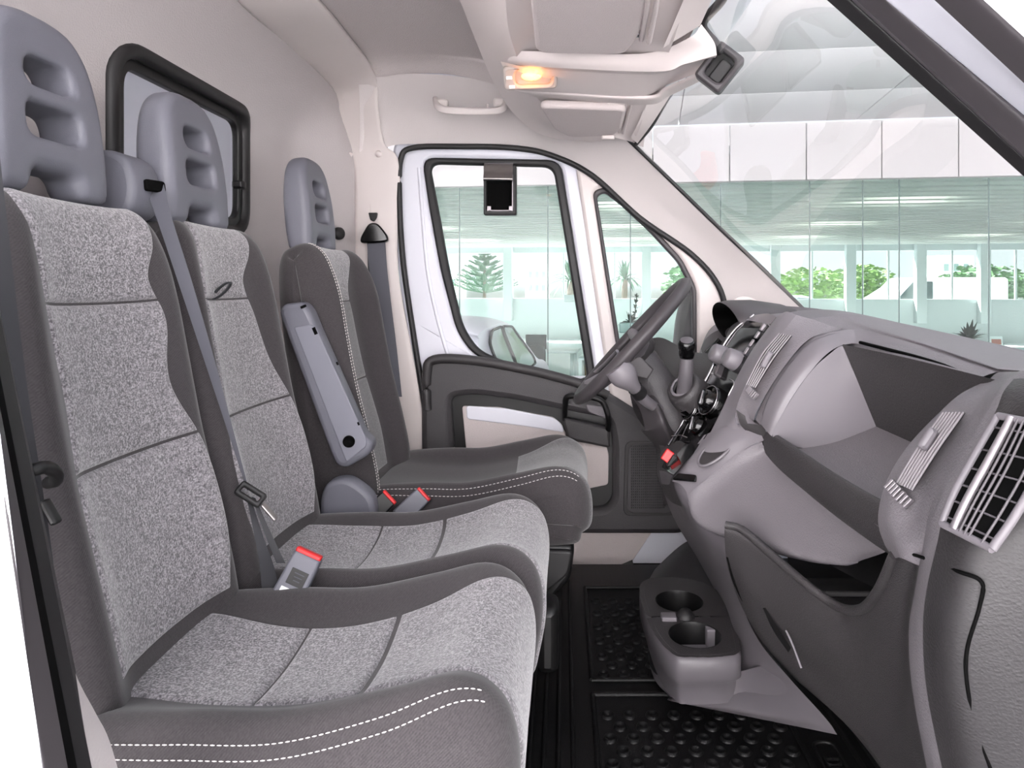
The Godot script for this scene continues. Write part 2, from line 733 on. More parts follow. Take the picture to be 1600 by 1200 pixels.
	patch(m, [[W(0.235, 0.488, -2.33), W(0.275, 0.52, -1.95), W(0.285, 0.535, -1.58), W(0.275, 0.52, -1.21), W(0.235, 0.488, -0.83)],
		[W(0.52, 0.215, -2.345), W(0.60, 0.215, -1.95), W(0.625, 0.215, -1.58), W(0.60, 0.215, -1.21), W(0.52, 0.215, -0.82)],
		[W(0.835, -0.105, -2.355), W(0.96, -0.13, -1.95), W(1.0, -0.14, -1.58), W(0.96, -0.13, -1.21), W(0.835, -0.105, -0.81)]], 8, 8, W(5, 2, -1.6))
	var ws := obj("window_2", m, M.glass)
	tag(ws, "", "", "", "structure")
	# roof bow and door pillar, one continuous cream trim with three plugs
	var rear := [[300, -90, 1.49], [380, 0, 1.7], [450, 65, 2.0], [520, 132, 2.37], [526, 185, 2.45], [537, 228, 2.47], [556, 264, 2.47], [557, 430, 2.48], [560, 700, 2.50], [600, 900, 2.50]]
	var front := [[415, -92, 1.52], [500, 0, 1.785], [545, 55, 2.02], [585, 112, 2.29], [591, 170, 2.38], [600, 225, 2.45], [624, 262, 2.465], [622, 420, 2.475], [652, 600, 2.475], [700, 900, 2.50]]
	var n0 := []
	var n1 := []
	var n2 := []
	var n3 := []
	for i in rear.size():
		var a := at(rear[i][0], rear[i][1], rear[i][2])
		var b := at(front[i][0], front[i][1], front[i][2])
		n0.append(a)
		n1.append(a.lerp(b, 0.06) + (Vector3(0, -0.018, 0.004) if i < 4 else Vector3(0, 0, 0.016)))
		n2.append(a.lerp(b, 0.94) + (Vector3(0, -0.018, 0.004) if i < 4 else Vector3(0, 0, 0.016)))
		n3.append(b)
	m = Mb.new()
	patch(m, [n0, n1, n2, n3], 6, 4)
	var bow := obj("trim_3", m, M.cream_smooth)
	tag(bow, "", "", "", "structure")
	for p in [[437, 27, 1.80], [489, 79, 2.07], [533, 129, 2.34]]:
		m = Mb.new()
		lathe(m, [Vector2(0.0, 0.0), Vector2(0.022, 0.0), Vector2(0.025, -0.003), Vector2(0.025, -0.03)], Transform3D(Basis(Vector3.RIGHT, PI), at(p[0], p[1], p[2]) + Vector3(0, -0.003, 0)), 20)
		obj("plug", m, M.cream_smooth, bow)
	for p in [[545, 243], [591, 241]]:
		m = Mb.new()
		lathe(m, [Vector2(0.0, 0.004), Vector2(0.011, 0.003), Vector2(0.012, 0.0), Vector2(0.012, -0.02)], Transform3D(Basis(Vector3.RIGHT, -0.7).rotated(Vector3.RIGHT, PI * 0.9), at(p[0], p[1], 2.445)), 14)
		obj("screw_cap", m, M.console_cream, bow)
	# slot for the height of the belt
	m = Mb.new()
	var xf := axes(at(585.5, 318, 2.458), Vector3(0, 0, 1))
	frame(m, Array(rect(0.031, 0.128, 0.006)), Array(rect(0.025, 0.120, 0.004)), 0.004, 0.001, xf, 40)
	obj("slider_slot", m, M.cream_smooth, bow)
	m = Mb.new()
	solid(m, round_poly([Vector2(-0.016, 0.014), Vector2(0.016, 0.014), Vector2(0.013, -0.004), Vector2(0.003, -0.018), Vector2(-0.009, -0.012)], 0.004), 0.016, 0.004, axes(at(584, 339, 2.455), Vector3(0, 0, 1)))
	obj("slider_button", m, M.rubber, bow)
	# coat hook on the bulkhead
	m = Mb.new()
	lathe(m, [Vector2(0, 0.022), Vector2(0.014, 0.021), Vector2(0.021, 0.015), Vector2(0.022, 0.006), Vector2(0.014, 0.002), Vector2(0.012, -0.02)], y_axes(at(527, 365, 2.36), Vector3(0.8, 0, 0.6)), 22)
	tag(obj("coat_hook", m, M.rubber), "round black coat hook on the bulkhead behind the driver's headrest", "hook")
	# grab handle above the driver's door
	var gh := thing("grab_handle", "cream grab handle on the roof edge above the driver's door", "handle")
	m = Mb.new()
	var gp := []
	for p in [[680, 156, 2.27], [684, 166, 2.22], [698, 172, 2.20], [738, 174, 2.20], [776, 173, 2.20], [788, 166, 2.22], [790, 154, 2.26]]:
		gp.append(at(p[0], p[1], p[2]))
	sweep(m, cr(gp, 5), rect(0.016, 0.022, 0.006), Vector3(0, 1, 0.4).normalized())
	obj("grip", m, M.cream_smooth, gh)
	for p in [[690, 163], [782, 161]]:
		m = Mb.new()
		box(m, at(p[0], p[1], 2.25), Vector3(0.045, 0.03, 0.03), 0.008)
		obj("mount", m, M.cream_smooth, gh)
	m = Mb.new()
	box(m, at(762, 168, 2.21), Vector3(0.008, 0.02, 0.02), 0.003)
	obj("hook", m, M.cream_smooth, gh)


func D(px: float, py: float) -> Vector2:
	return Vector2((px - 880.0) / FOCAL * 2.47, -(py - 450.0) / FOCAL * 2.47)


func dl(list: Array, n := 5, closed := true) -> Array:
	var o := []
	for p in list:
		o.append(D(p[0], p[1]))
	return cr(o, n, closed)


func rp(list: Array, r: float) -> Array:
	var o := []
	for p in list:
		o.append(D(p[0], p[1]))
	return Array(round_poly(o, r, 6))


func door_xf(z: float) -> Transform3D:
	return Transform3D(Basis.IDENTITY, Vector3(0, EYE_Y, z))


func build_driver_door():
	var door := Node3D.new()
	door.name = "door_1"
	add_child(door)
	tag(door, "", "", "", "structure")
	# painted frame round the main window
	var win_out := rp([[657, 244], [876, 248], [934, 606], [782, 574], [738, 556], [712, 520], [686, 420], [668, 320]], 0.05)
	var win_in := rp([[669, 254], [864, 259], [919, 598], [786, 566], [746, 548], [722, 512], [700, 420], [682, 320]], 0.04)
	var m := Mb.new()
	frame(m, rp([[612, 216], [800, 214], [872, 232], [902, 248], [972, 660], [985, 940], [700, 940], [660, 700], [626, 480], [610, 330]], 0.04), win_out, 0.04, 0.012, door_xf(-2.53), 140)
	obj("frame", m, M.paint, door)
	# raised bead along the rear of the frame
	m = Mb.new()
	var bead := []
	for p in [[655, 262], [660, 330], [668, 420], [682, 490], [700, 555]]:
		bead.append(at(p[0], p[1], 2.492))
	tube(m, cr(bead, 5), 0.008, 8)
	obj("frame_bead", m, M.paint, door)
	# cream surround of the quarter window
	var q_out := rp([[926, 298], [946, 291], [975, 312], [1020, 354], [1066, 404], [1089, 450], [1090, 600], [972, 600]], 0.03)
	var q_in := rp([[933, 306], [945, 300], [970, 319], [1014, 360], [1060, 410], [1082, 454], [1082, 592], [978, 592]], 0.025)
	m = Mb.new()
	frame(m, rp([[900, 262], [912, 252], [935, 262], [1012, 330], [1092, 386], [1142, 446], [1160, 520], [1160, 650], [958, 650]], 0.02), q_out, 0.035, 0.012, door_xf(-2.505), 120)
	obj("quarter_window_surround", m, M.cream_smooth, door)
	m = Mb.new()
	frame(m, win_out, win_in, 0.024, 0.008, door_xf(-2.512), 120)
	obj("window_seal", m, M.rubber, door)
	m = Mb.new()
	frame(m, q_out, q_in, 0.022, 0.006, door_xf(-2.497), 120)
	obj("quarter_window_seal", m, M.rubber_grey, door)
	for w in [win_in, q_in]:
		m = Mb.new()
		solid(m, inset(PackedVector2Array(w), -0.004), 0.004, 0.001, door_xf(-2.512), 1)
		obj("pane", m, M.door_glass, door)
	# rubber seal of the opening
	m = Mb.new()
	var s := []
	for p in [[682, 740], [660, 610], [641, 490], [629, 400], [624, 310], [626, 250], [645, 231], [720, 229], [800, 231], [860, 242], [925, 274], [1000, 341], [1080, 397], [1122, 446], [1138, 500]]:
		s.append(at(p[0], p[1], 2.462))
	tube(m, cr(s, 6), 0.0105, 8)
	obj("door_seal", m, M.rubber, door)
	# moulded trim with a deep recess
	var outer := rp([[661, 700], [661, 585], [672, 556], [740, 558], [830, 573], [905, 593], [950, 612], [1010, 650], [1062, 720], [1075, 830], [670, 830]], 0.05)
	var recess := rp([[716, 800], [706, 618], [745, 614], [810, 623], [880, 638], [950, 652], [957, 690], [957, 775], [946, 790], [800, 800]], 0.03)
	m = Mb.new()
	frame(m, outer, recess, 0.06, 0.022, door_xf(-2.49), 160)
	obj("trim_panel", m, M.dash_mid, door)
	m = Mb.new()
	var lip := []
	for p in [[667, 640], [667, 585], [678, 562], [740, 563], [830, 579], [905, 599], [950, 618]]:
		lip.append(at(p[0], p[1], 2.425))
	tube(m, cr(lip, 6), 0.017, 10)
	obj("window_ledge", m, M.dash_dark, door)
	m = Mb.new()
	solid(m, PackedVector2Array(rp([[700, 604], [780, 606], [964, 640], [964, 795], [712, 805]], 0.02)), 0.012, 0.003, door_xf(-2.489))
	obj("recess_floor", m, M.black, door)
	m = Mb.new()
	solid(m, PackedVector2Array(rp([[722, 634], [780, 636], [866, 652], [884, 676], [884, 683], [947, 694], [951, 710], [950, 757], [934, 760], [738, 800]], 0.012)), 0.016, 0.004, door_xf(-2.479))
	obj("cloth_insert", m, M.visor, door)
	m = Mb.new()
	solid(m, PackedVector2Array(rp([[729, 633], [790, 637], [866, 652], [878, 662], [882, 675], [820, 665], [730, 654]], 0.012)), 0.010, 0.004, door_xf(-2.467))
	obj("painted_strip", m, M.paint, door)
	# pull handle
	m = Mb.new()
	var hp := []
	for p in [[882, 656, 2.44], [883, 632, 2.41], [890, 619, 2.39], [930, 622, 2.37], [944, 632, 2.37], [951, 655, 2.38], [950, 672, 2.42]]:
		hp.append(at(p[0], p[1], p[2]))
	tube(m, cr(hp, 6), 0.010, 10)
	obj("pull_handle", m, M.black, door)
	m = Mb.new()
	solid(m, PackedVector2Array(rp([[880, 648], [952, 664], [952, 695], [886, 682]], 0.012)), 0.05, 0.012, door_xf(-2.46))
	obj("armrest_ledge", m, M.dash_dark, door)
	m = Mb.new()
	solid(m, PackedVector2Array(rp([[914, 628], [944, 632], [948, 652], [918, 640]], 0.012)), 0.012, 0.004, door_xf(-2.435))
	obj("release_lever", m, M.dash, door)
	# speaker grille
	m = Mb.new()
	for j in 24:
		for i in 17:
			var p := D(985 + i * 3.1, 693 + j * 4.1)
			box(m, Vector3(p.x, EYE_Y + p.y, -2.427), Vector3(0.0035, 0.0055, 0.004), 0.001)
	tag(obj("speaker_mesh", m, M.rubber, door), "", "", "", "stuff")
	m = Mb.new()
	frame(m, rp([[975, 685], [1040, 685], [1055, 800], [972, 800]], 0.03), rp([[981, 690], [1036, 690], [1049, 795], [978, 795]], 0.028), 0.006, 0.002, door_xf(-2.432), 60)
	obj("speaker_frame", m, M.dash_dark, door)
	# lower part of the door: cream panel, painted corner
	m = Mb.new()
	solid(m, PackedVector2Array(rp([[840, 820], [905, 816], [1033, 810], [974, 897], [962, 904], [840, 904]], 0.004)), 0.02, 0.005, door_xf(-2.485))
	obj("kick_panel", m, M.visor, door)
	m = Mb.new()
	solid(m, PackedVector2Array(rp([[1033, 808], [1075, 800], [1090, 840], [1040, 870], [1000, 915], [980, 945], [965, 945], [985, 900], [976, 896]], 0.004)), 0.012, 0.004, door_xf(-2.488))
	obj("painted_corner", m, M.paint, door)
	# belt reel side: rear mirror seen through the quarter window
	var mir := thing("door_mirror", "dark back of the door mirror seen through the driver's quarter window", "mirror")
	m = Mb.new()
	solid(m, round_poly([at2(1070, 445, 2.72), at2(1092, 450, 2.72), at2(1094, 560, 2.72), at2(1050, 562, 2.72), at2(1056, 500, 2.72)], 0.03), 0.1, 0.03, Transform3D(Basis.IDENTITY, Vector3(0, EYE_Y, -2.77)))
	obj("housing", m, M.rubber_grey, mir)
	m = Mb.new()
	box(m, at(1075, 575, 2.62), Vector3(0.1, 0.06, 0.2), 0.02)
	obj("arm", m, M.black, mir)
	# key box hung on the glass
	var kb := thing("key_box", "small black box with a folded metal lid hanging on the driver's window", "box")
	m = Mb.new()
	frame(m, Array(rect(0.118, 0.178, 0.006)), Array(rect(0.088, 0.135, 0.003, Vector2(-0.004, -0.002))), 0.035, 0.004, axes(at(782.5, 299, 2.508), Vector3(0, 0, 1)), 40)
	obj("body", m, M.rubber, kb)
	m = Mb.new()
	solid(m, rect(0.112, 0.172, 0.004), 0.006, 0.002, axes(at(782.5, 299, 2.507), Vector3(0, 0, 1)))
	obj("back_plate", m, M.deep, kb)
	m = Mb.new()
	var lid := []
	for q in [[0.0, 0.094], [0.030, 0.098], [0.045, 0.085], [0.052, 0.062], [0.066, 0.046], [0.070, 0.034], [0.062, 0.031]]:
		lid.append(Vector3(0, q[1], q[0]))
	lid = cr(lid, 4)
	var lr := []
	for x in [-0.056, 0.047]:
		var r := PackedVector3Array()
		for q in lid:
			r.append(at(782.5, 299, 2.508) + Vector3(x, q.y, q.z))
		lr.append(r)
	grid(m, lr)
	var lr2 := []
	for r in lr:
		var r2 := PackedVector3Array()
		for q in r:
			r2.append(q + Vector3(0, -0.002, -0.002))
		lr2.append(r2)
	grid(m, lr2, false, Vector3(-1, -5, -9))
	obj("lid", m, M.metal, kb)
	m = Mb.new()
	for x in [-0.042, 0.036]:
		box(m, at(782.5, 299, 2.47) + Vector3(x, -0.062, 0), Vector3(0.014, 0.018, 0.004), 0.001)
	box(m, at(782.5, 299, 2.47) + Vector3(-0.003, -0.069, 0), Vector3(0.085, 0.004, 0.004), 0.001)
	box(m, at(782.5, 299, 2.47) + Vector3(0.042, 0.0, 0), Vector3(0.004, 0.12, 0.004), 0.001)
	obj("bracket", m, M.silver, kb)


func at2(px: float, py: float, d: float) -> Vector2:
	return Vector2((px - 880.0) / FOCAL * d, -(py - 450.0) / FOCAL * d)


func pts(list: Array) -> Array:
	var o := []
	for p in list:
		o.append(at(p[0], p[1], p[2]))
	return o


func build_overhead():
	var sh := thing("overhead_shelf", "cream moulded overhead shelf between the windscreen and the roof lining", "shelf")
	# rounded rear face and underside
	var m := Mb.new()
	patch(m, [pts([[640, -150, 1.2], [690, -50, 1.42], [718, 0, 1.48], [742, 60, 1.70], [772, 130, 1.93], [805, 180, 2.1], [850, 212, 2.2], [920, 222, 2.26]]),
		pts([[700, -150, 1.12], [728, -50, 1.30], [748, 0, 1.42], [762, 60, 1.62], [790, 125, 1.85], [822, 172, 2.02], [868, 205, 2.14], [940, 220, 2.2]]),
		pts([[790, -150, 0.93], [788, -50, 1.12], [790, 0, 1.23], [798, 60, 1.42], [825, 130, 1.72], [850, 165, 1.87], [890, 196, 2.02], [950, 214, 2.15]])], 6, 6)
	patch(m, [pts([[790, -150, 0.93], [788, -50, 1.12], [790, 0, 1.23], [798, 60, 1.42], [825, 130, 1.72], [850, 165, 1.87], [890, 196, 2.02], [950, 214, 2.15]]),
		pts([[920, -150, 0.90], [920, -50, 1.08], [920, 0, 1.19], [925, 65, 1.39], [935, 135, 1.70], [940, 165, 1.86], [950, 195, 2.0], [965, 216, 2.13]]),
		pts([[1120, -150, 0.90], [1090, -50, 1.08], [1072, 0, 1.18], [1048, 75, 1.38], [1020, 135, 1.68], [1008, 170, 1.86], [998, 205, 2.06], [988, 222, 2.28]])], 6, 6)
	obj("underside", m, M.console_cream, sh)
	# front flange towards the glass
	m = Mb.new()
	patch(m, [pts([[1120, -150, 0.88], [1090, -50, 1.06], [1068, 0, 1.16], [1036, 75, 1.36]]), pts([[1150, -130, 0.95], [1128, -40, 1.12], [1112, 0, 1.22], [1094, 40, 1.37]])], 6, 6)
	obj("front_flange", m, M.console_cream, sh)
	m = Mb.new()
	patch(m, [pts([[1012, 155, 1.80], [998, 190, 1.95], [985, 215, 2.15]]), pts([[1048, 148, 1.88], [1020, 192, 2.05], [996, 224, 2.25]])], 6, 6)
	obj("front_flange", m, M.console_cream, sh)
	for a in [[[1008, -60, 1.02], [1012, 0, 1.13], [1002, 62, 1.32]], [[1022, -60, 1.02], [1026, 0, 1.13], [1014, 66, 1.32]], [[978, 162, 1.84], [974, 182, 1.93], [968, 206, 2.05]], [[986, 162, 1.84], [980, 184, 1.93], [974, 208, 2.05]]]:
		m = Mb.new()
		tube(m, cr(pts(a), 5), 0.005, 6)
		obj("slot_rib", m, M.visor, sh)
	# hanging centre: two ridges with a hollow between them
	m = Mb.new()
	patch(m, [pts([[778, 80, 1.75], [830, 80, 1.46], [1000, 84, 1.42], [1075, 60, 1.37], [1096, 38, 1.37]]), pts([[780, 92, 1.75], [832, 95, 1.48], [1015, 100, 1.44], [1085, 76, 1.40], [1116, 66, 1.40]]), pts([[782, 98, 1.76], [838, 104, 1.50], [1022, 112, 1.46], [1070, 100, 1.43], [1120, 86, 1.42]])], 6, 4)
	patch(m, [pts([[782, 98, 1.76], [838, 104, 1.50], [1022, 112, 1.46], [1070, 100, 1.43], [1120, 86, 1.42]]), pts([[784, 99, 1.77], [838, 107, 1.57], [1015, 116, 1.55], [1066, 103, 1.5], [1118, 90, 1.47]])], 6, 4, W(0, -5, 1))
	patch(m, [pts([[782, 96, 1.56], [840, 106, 1.55], [1015, 114, 1.55], [1066, 102, 1.5], [1118, 89, 1.47]]), pts([[792, 118, 1.64], [850, 128, 1.64], [1000, 134, 1.63], [1056, 116, 1.58], [1100, 98, 1.52]]), pts([[800, 140, 1.72], [846, 144, 1.72], [992, 152, 1.71], [1044, 132, 1.66], [1095, 112, 1.55]])], 6, 4)
	patch(m, [pts([[800, 140, 1.72], [846, 143, 1.71], [1005, 150, 1.70], [1040, 136, 1.64], [1095, 112, 1.52]]), pts([[806, 142, 1.73], [850, 148, 1.73], [1010, 156, 1.71], [1046, 140, 1.65], [1100, 118, 1.53]]), pts([[820, 146, 1.82], [862, 156, 1.82], [1008, 164, 1.80], [1046, 150, 1.74], [1100, 124, 1.6]])], 6, 4)
	obj("centre_ridge", m, M.console_cream, sh)
	# sensor block at the glass
	var sb := thing("sensor_block", "grey sensor block at the top centre of the windscreen", "sensor")
	m = Mb.new()
	var o := at(1124, 104, 1.45)
	var xf := axes(o, Vector3(-0.25, -0.15, 1.0), Vector3(0.5, 0.6, 0))
	frame(m, Array(rect(0.068, 0.088, 0.010)), Array(rect(0.044, 0.058, 0.012)), 0.05, 0.006, xf.translated_local(Vector3(0, 0, -0.05)), 48)
	obj("housing", m, M.rubber_grey, sb)
	m = Mb.new()
	solid(m, rect(0.05, 0.064, 0.012), 0.012, 0.003, xf.translated_local(Vector3(0, 0, -0.045)))
	solid(m, rect(0.03, 0.05, 0.008), 0.014, 0.004, xf.translated_local(Vector3(0.006, -0.004, -0.035)))
	obj("sensor_face", m, M.rubber, sb)
	m = Mb.new()
	tube(m, cr(pts([[1150, -120, 1.0], [1137, -30, 1.2], [1128, 0, 1.27], [1098, 38, 1.40], [1118, 68, 1.43], [1124, 82, 1.45]]), 5), 0.009, 8)
	obj("glass_seal", m, M.rubber, sh)
	m = Mb.new()
	tube(m, cr(pts([[1062, 130, 1.85], [1044, 152, 1.92], [1018, 196, 2.1], [993, 226, 2.31]]), 5), 0.007, 8)
	obj("glass_seal", m, M.rubber, sh)
	# sun visors
	var v := thing("sun_visor", "large cream sun visor folded up on the passenger side, nearest the viewer", "visor")
	m = Mb.new()
	var vp := round_poly([Vector2(-0.055, -1.385), Vector2(0.125, -1.395), Vector2(0.142, -1.30), Vector2(0.142, -0.86), Vector2(-0.052, -0.86)], 0.03, 6)
	solid(m, vp, 0.022, 0.009, Transform3D(Basis(Vector3(1, 0, 0), Vector3(0, 0, 1), Vector3(0, -1, 0)), Vector3(0, EYE_Y + 0.493, 0)))
	obj("flap", m, M.visor, v)
	m = Mb.new()
	box(m, at(990, 53, 1.31), Vector3(0.035, 0.012, 0.018), 0.004)
	obj("clip", m, M.chrome, v)
	m = Mb.new()
	box(m, at(984, 53, 1.30), Vector3(0.018, 0.013, 0.012), 0.002)
	obj("clip_slot", m, M.deep, v)
	v = thing("sun_visor", "cream sun visor folded up above the driver's side of the windscreen", "visor")
	m = Mb.new()
	vp = round_poly([Vector2(-0.062, -1.77), Vector2(0.165, -1.80), Vector2(0.172, -2.02), Vector2(0.155, -2.11), Vector2(0.02, -2.13), Vector2(-0.03, -2.02)], 0.03, 6)
	solid(m, vp, 0.022, 0.009, Transform3D(Basis(Vector3(1, 0, 0), Vector3(0, 0, 1), Vector3(0, -1, 0)), Vector3(0, EYE_Y + 0.487, 0)))
	obj("flap", m, M.visor, v)
	m = Mb.new()
	box(m, at(963, 160, 1.80), Vector3(0.05, 0.012, 0.02), 0.005)
	obj("pivot", m, M.console_cream, v)
	m = Mb.new()
	box(m, at(950, 215, 2.09), Vector3(0.04, 0.012, 0.02), 0.005)
	obj("pivot", m, M.console_cream, v)
	# dome lamp, lit
	var lamp := thing("dome_lamp", "lit cabin lamp with a warm bulb in the cream overhead console", "lamp")
	m = Mb.new()
	var lx := axes(at(829, 121, 1.60), Vector3(0.10, -0.62, 0.78), Vector3(0, 0.8, 0.6))
	frame(m, Array(rect(0.125, 0.056, 0.012)), Array(round_poly([Vector2(-0.036, -0.017), Vector2(0.05, -0.017), Vector2(0.05, 0.021), Vector2(-0.036, 0.021)], 0.016)), 0.016, 0.005, lx.translated_local(Vector3(0, 0, -0.008)), 60)
	obj("housing", m, M.lamp_shell, lamp)
	m = Mb.new()
	solid(m, round_poly([Vector2(-0.04, -0.02), Vector2(0.054, -0.02), Vector2(0.054, 0.025), Vector2(-0.04, 0.025)], 0.016), 0.004, 0.001, lx.translated_local(Vector3(0, 0, -0.010)))
	obj("reflector", m, M.lamp_shell, lamp)
	m = Mb.new()
	var bm := Mb.new()
	var rows := []
	for i in 9:
		var a := PI * i / 8.0
		var r := PackedVector3Array()
		for j in 18:
			var b := TAU * j / 18.0
			r.append(lx * Vector3(0.002 + 0.024 * cos(a), 0.004 + 0.011 * sin(a) * cos(b), 0.002 + 0.007 * sin(a) * sin(b)))
		rows.append(r)
	grid(bm, rows, true, null)
	var glow := mat(Color(1, 0.75, 0.4), 0.5)
	glow.emission_enabled = true
	glow.emission = Color(1.0, 0.76, 0.42)
	glow.emission_energy_multiplier = 1.3
	obj("bulb", bm, glow, lamp)
	m = Mb.new()
	box(m, lx * Vector3(-0.050, 0.004, 0.008), Vector3(0.014, 0.008, 0.006), 0.002, lx.basis)
	obj("switch", m, M.white, lamp)
	m = Mb.new()
	box(m, lx * Vector3(-0.044, -0.018, 0.008), Vector3(0.014, 0.008, 0.006), 0.002, lx.basis)
	obj("switch", m, M.white, lamp)
	var l := OmniLight3D.new()
	l.name = "lamp_light"
	l.light_color = Color(1.0, 0.62, 0.28)
	l.light_energy = 0.002
	l.light_size = 0.02
	l.omni_range = 6.0
	l.omni_attenuation = 2.0
	l.shadow_enabled = true
	l.position = lx * Vector3(0.002, 0.004, 0.022)
	lamp.add_child(l)


func line_x(a: Array, y: float) -> float:
	return lerpf(a[0], a[2], (y - a[1]) / (a[3] - a[1]))


# strips that run along the near door opening: each is given by two image lines and two distances
func strip(m: Mb, a: Array, da: float, b: Array, db: float, y0: float, y1: float, bulge := 0.0):
	var net := []
	for j in 5:
		var y := lerpf(y0, y1, j / 4.0)
		var p := at(line_x(a, y), y, da)
		var q := at(line_x(b, y), y, db)
		net.append([p, p.lerp(q, 0.5) + Vector3(0, 0, bulge), q])
	patch(m, net, 6, 2)


func build_door_opening():
	# front pillar of the open passenger door (top right) and rear pillar (left)
	var names := ["seal", "silver", "grey", "paint", "lip", "skin"]
	var A := [[1292, 0, 1600, 276], [1330, 0, 1600, 248], [1338, 0, 1600, 243], [1383, 0, 1600, 180], [1460, 0, 1600, 130], [1537, 0, 1600, 58], [1800, 0, 1860, 58]]
	var dd := [0.86, 0.84, 0.83, 0.80, 0.74, 0.70, 0.64]
	var ms := [M.rubber, M.silver, M.rubber_grey, M.paint, M.rubber_grey, M.paint]
	var root := Node3D.new()
	root.name = "door_2"
	add_child(root)
	tag(root, "", "", "", "structure")
	for i in 6:
		var m := Mb.new()
		strip(m, A[i], dd[i], A[i + 1], dd[i + 1], -260, 420, [0.012, 0.002, 0.016, 0.01, 0.012, 0.0][i])
		obj(["door_seal", "bright_strip", "rubber_lip", "painted_pillar", "outer_seal", "painted_skin"][i], m, ms[i], root)
	# inner side of that pillar, so that it is solid towards the cab
	var m := Mb.new()
	strip(m, A[0], 0.86, [1340, 0, 1660, 276], 0.92, -260, 420)
	obj("pillar_trim", m, M.cream, root)
	# rear pillar
	var B := [[-420, 780, -330, 1200], [13, 780, 66, 1200], [27, 780, 106, 1200], [32, 780, 117, 1200], [58, 780, 143, 1200]]
	var bd := [0.52, 0.60, 0.62, 0.63, 0.66]
	var bs := [M.paint, M.rubber_grey, M.deep, M.rubber]
	for i in 4:
		m = Mb.new()
		strip(m, B[i], bd[i], B[i + 1], bd[i + 1], 300, 1400, [0.0, 0.01, -0.006, 0.012][i])
		obj(["painted_pillar", "outer_seal", "seal_groove", "door_seal"][i], m, bs[i], root)
	m = Mb.new()
	strip(m, B[4], 0.66, [62, 780, 150, 1200], 0.72, 300, 1400)
	obj("pillar_inner", m, M.rubber, root)
	m = Mb.new()
	patch(m, [pts([[100, 1000, 0.70], [122, 1062, 0.71], [150, 1115, 0.715], [172, 1160, 0.72], [200, 1260, 0.72]]), pts([[60, 1000, 0.665], [100, 1060, 0.665], [120, 1115, 0.665], [135, 1160, 0.665], [155, 1260, 0.665]])], 5, 3)
	obj("sill_trim", m, M.cream, root)


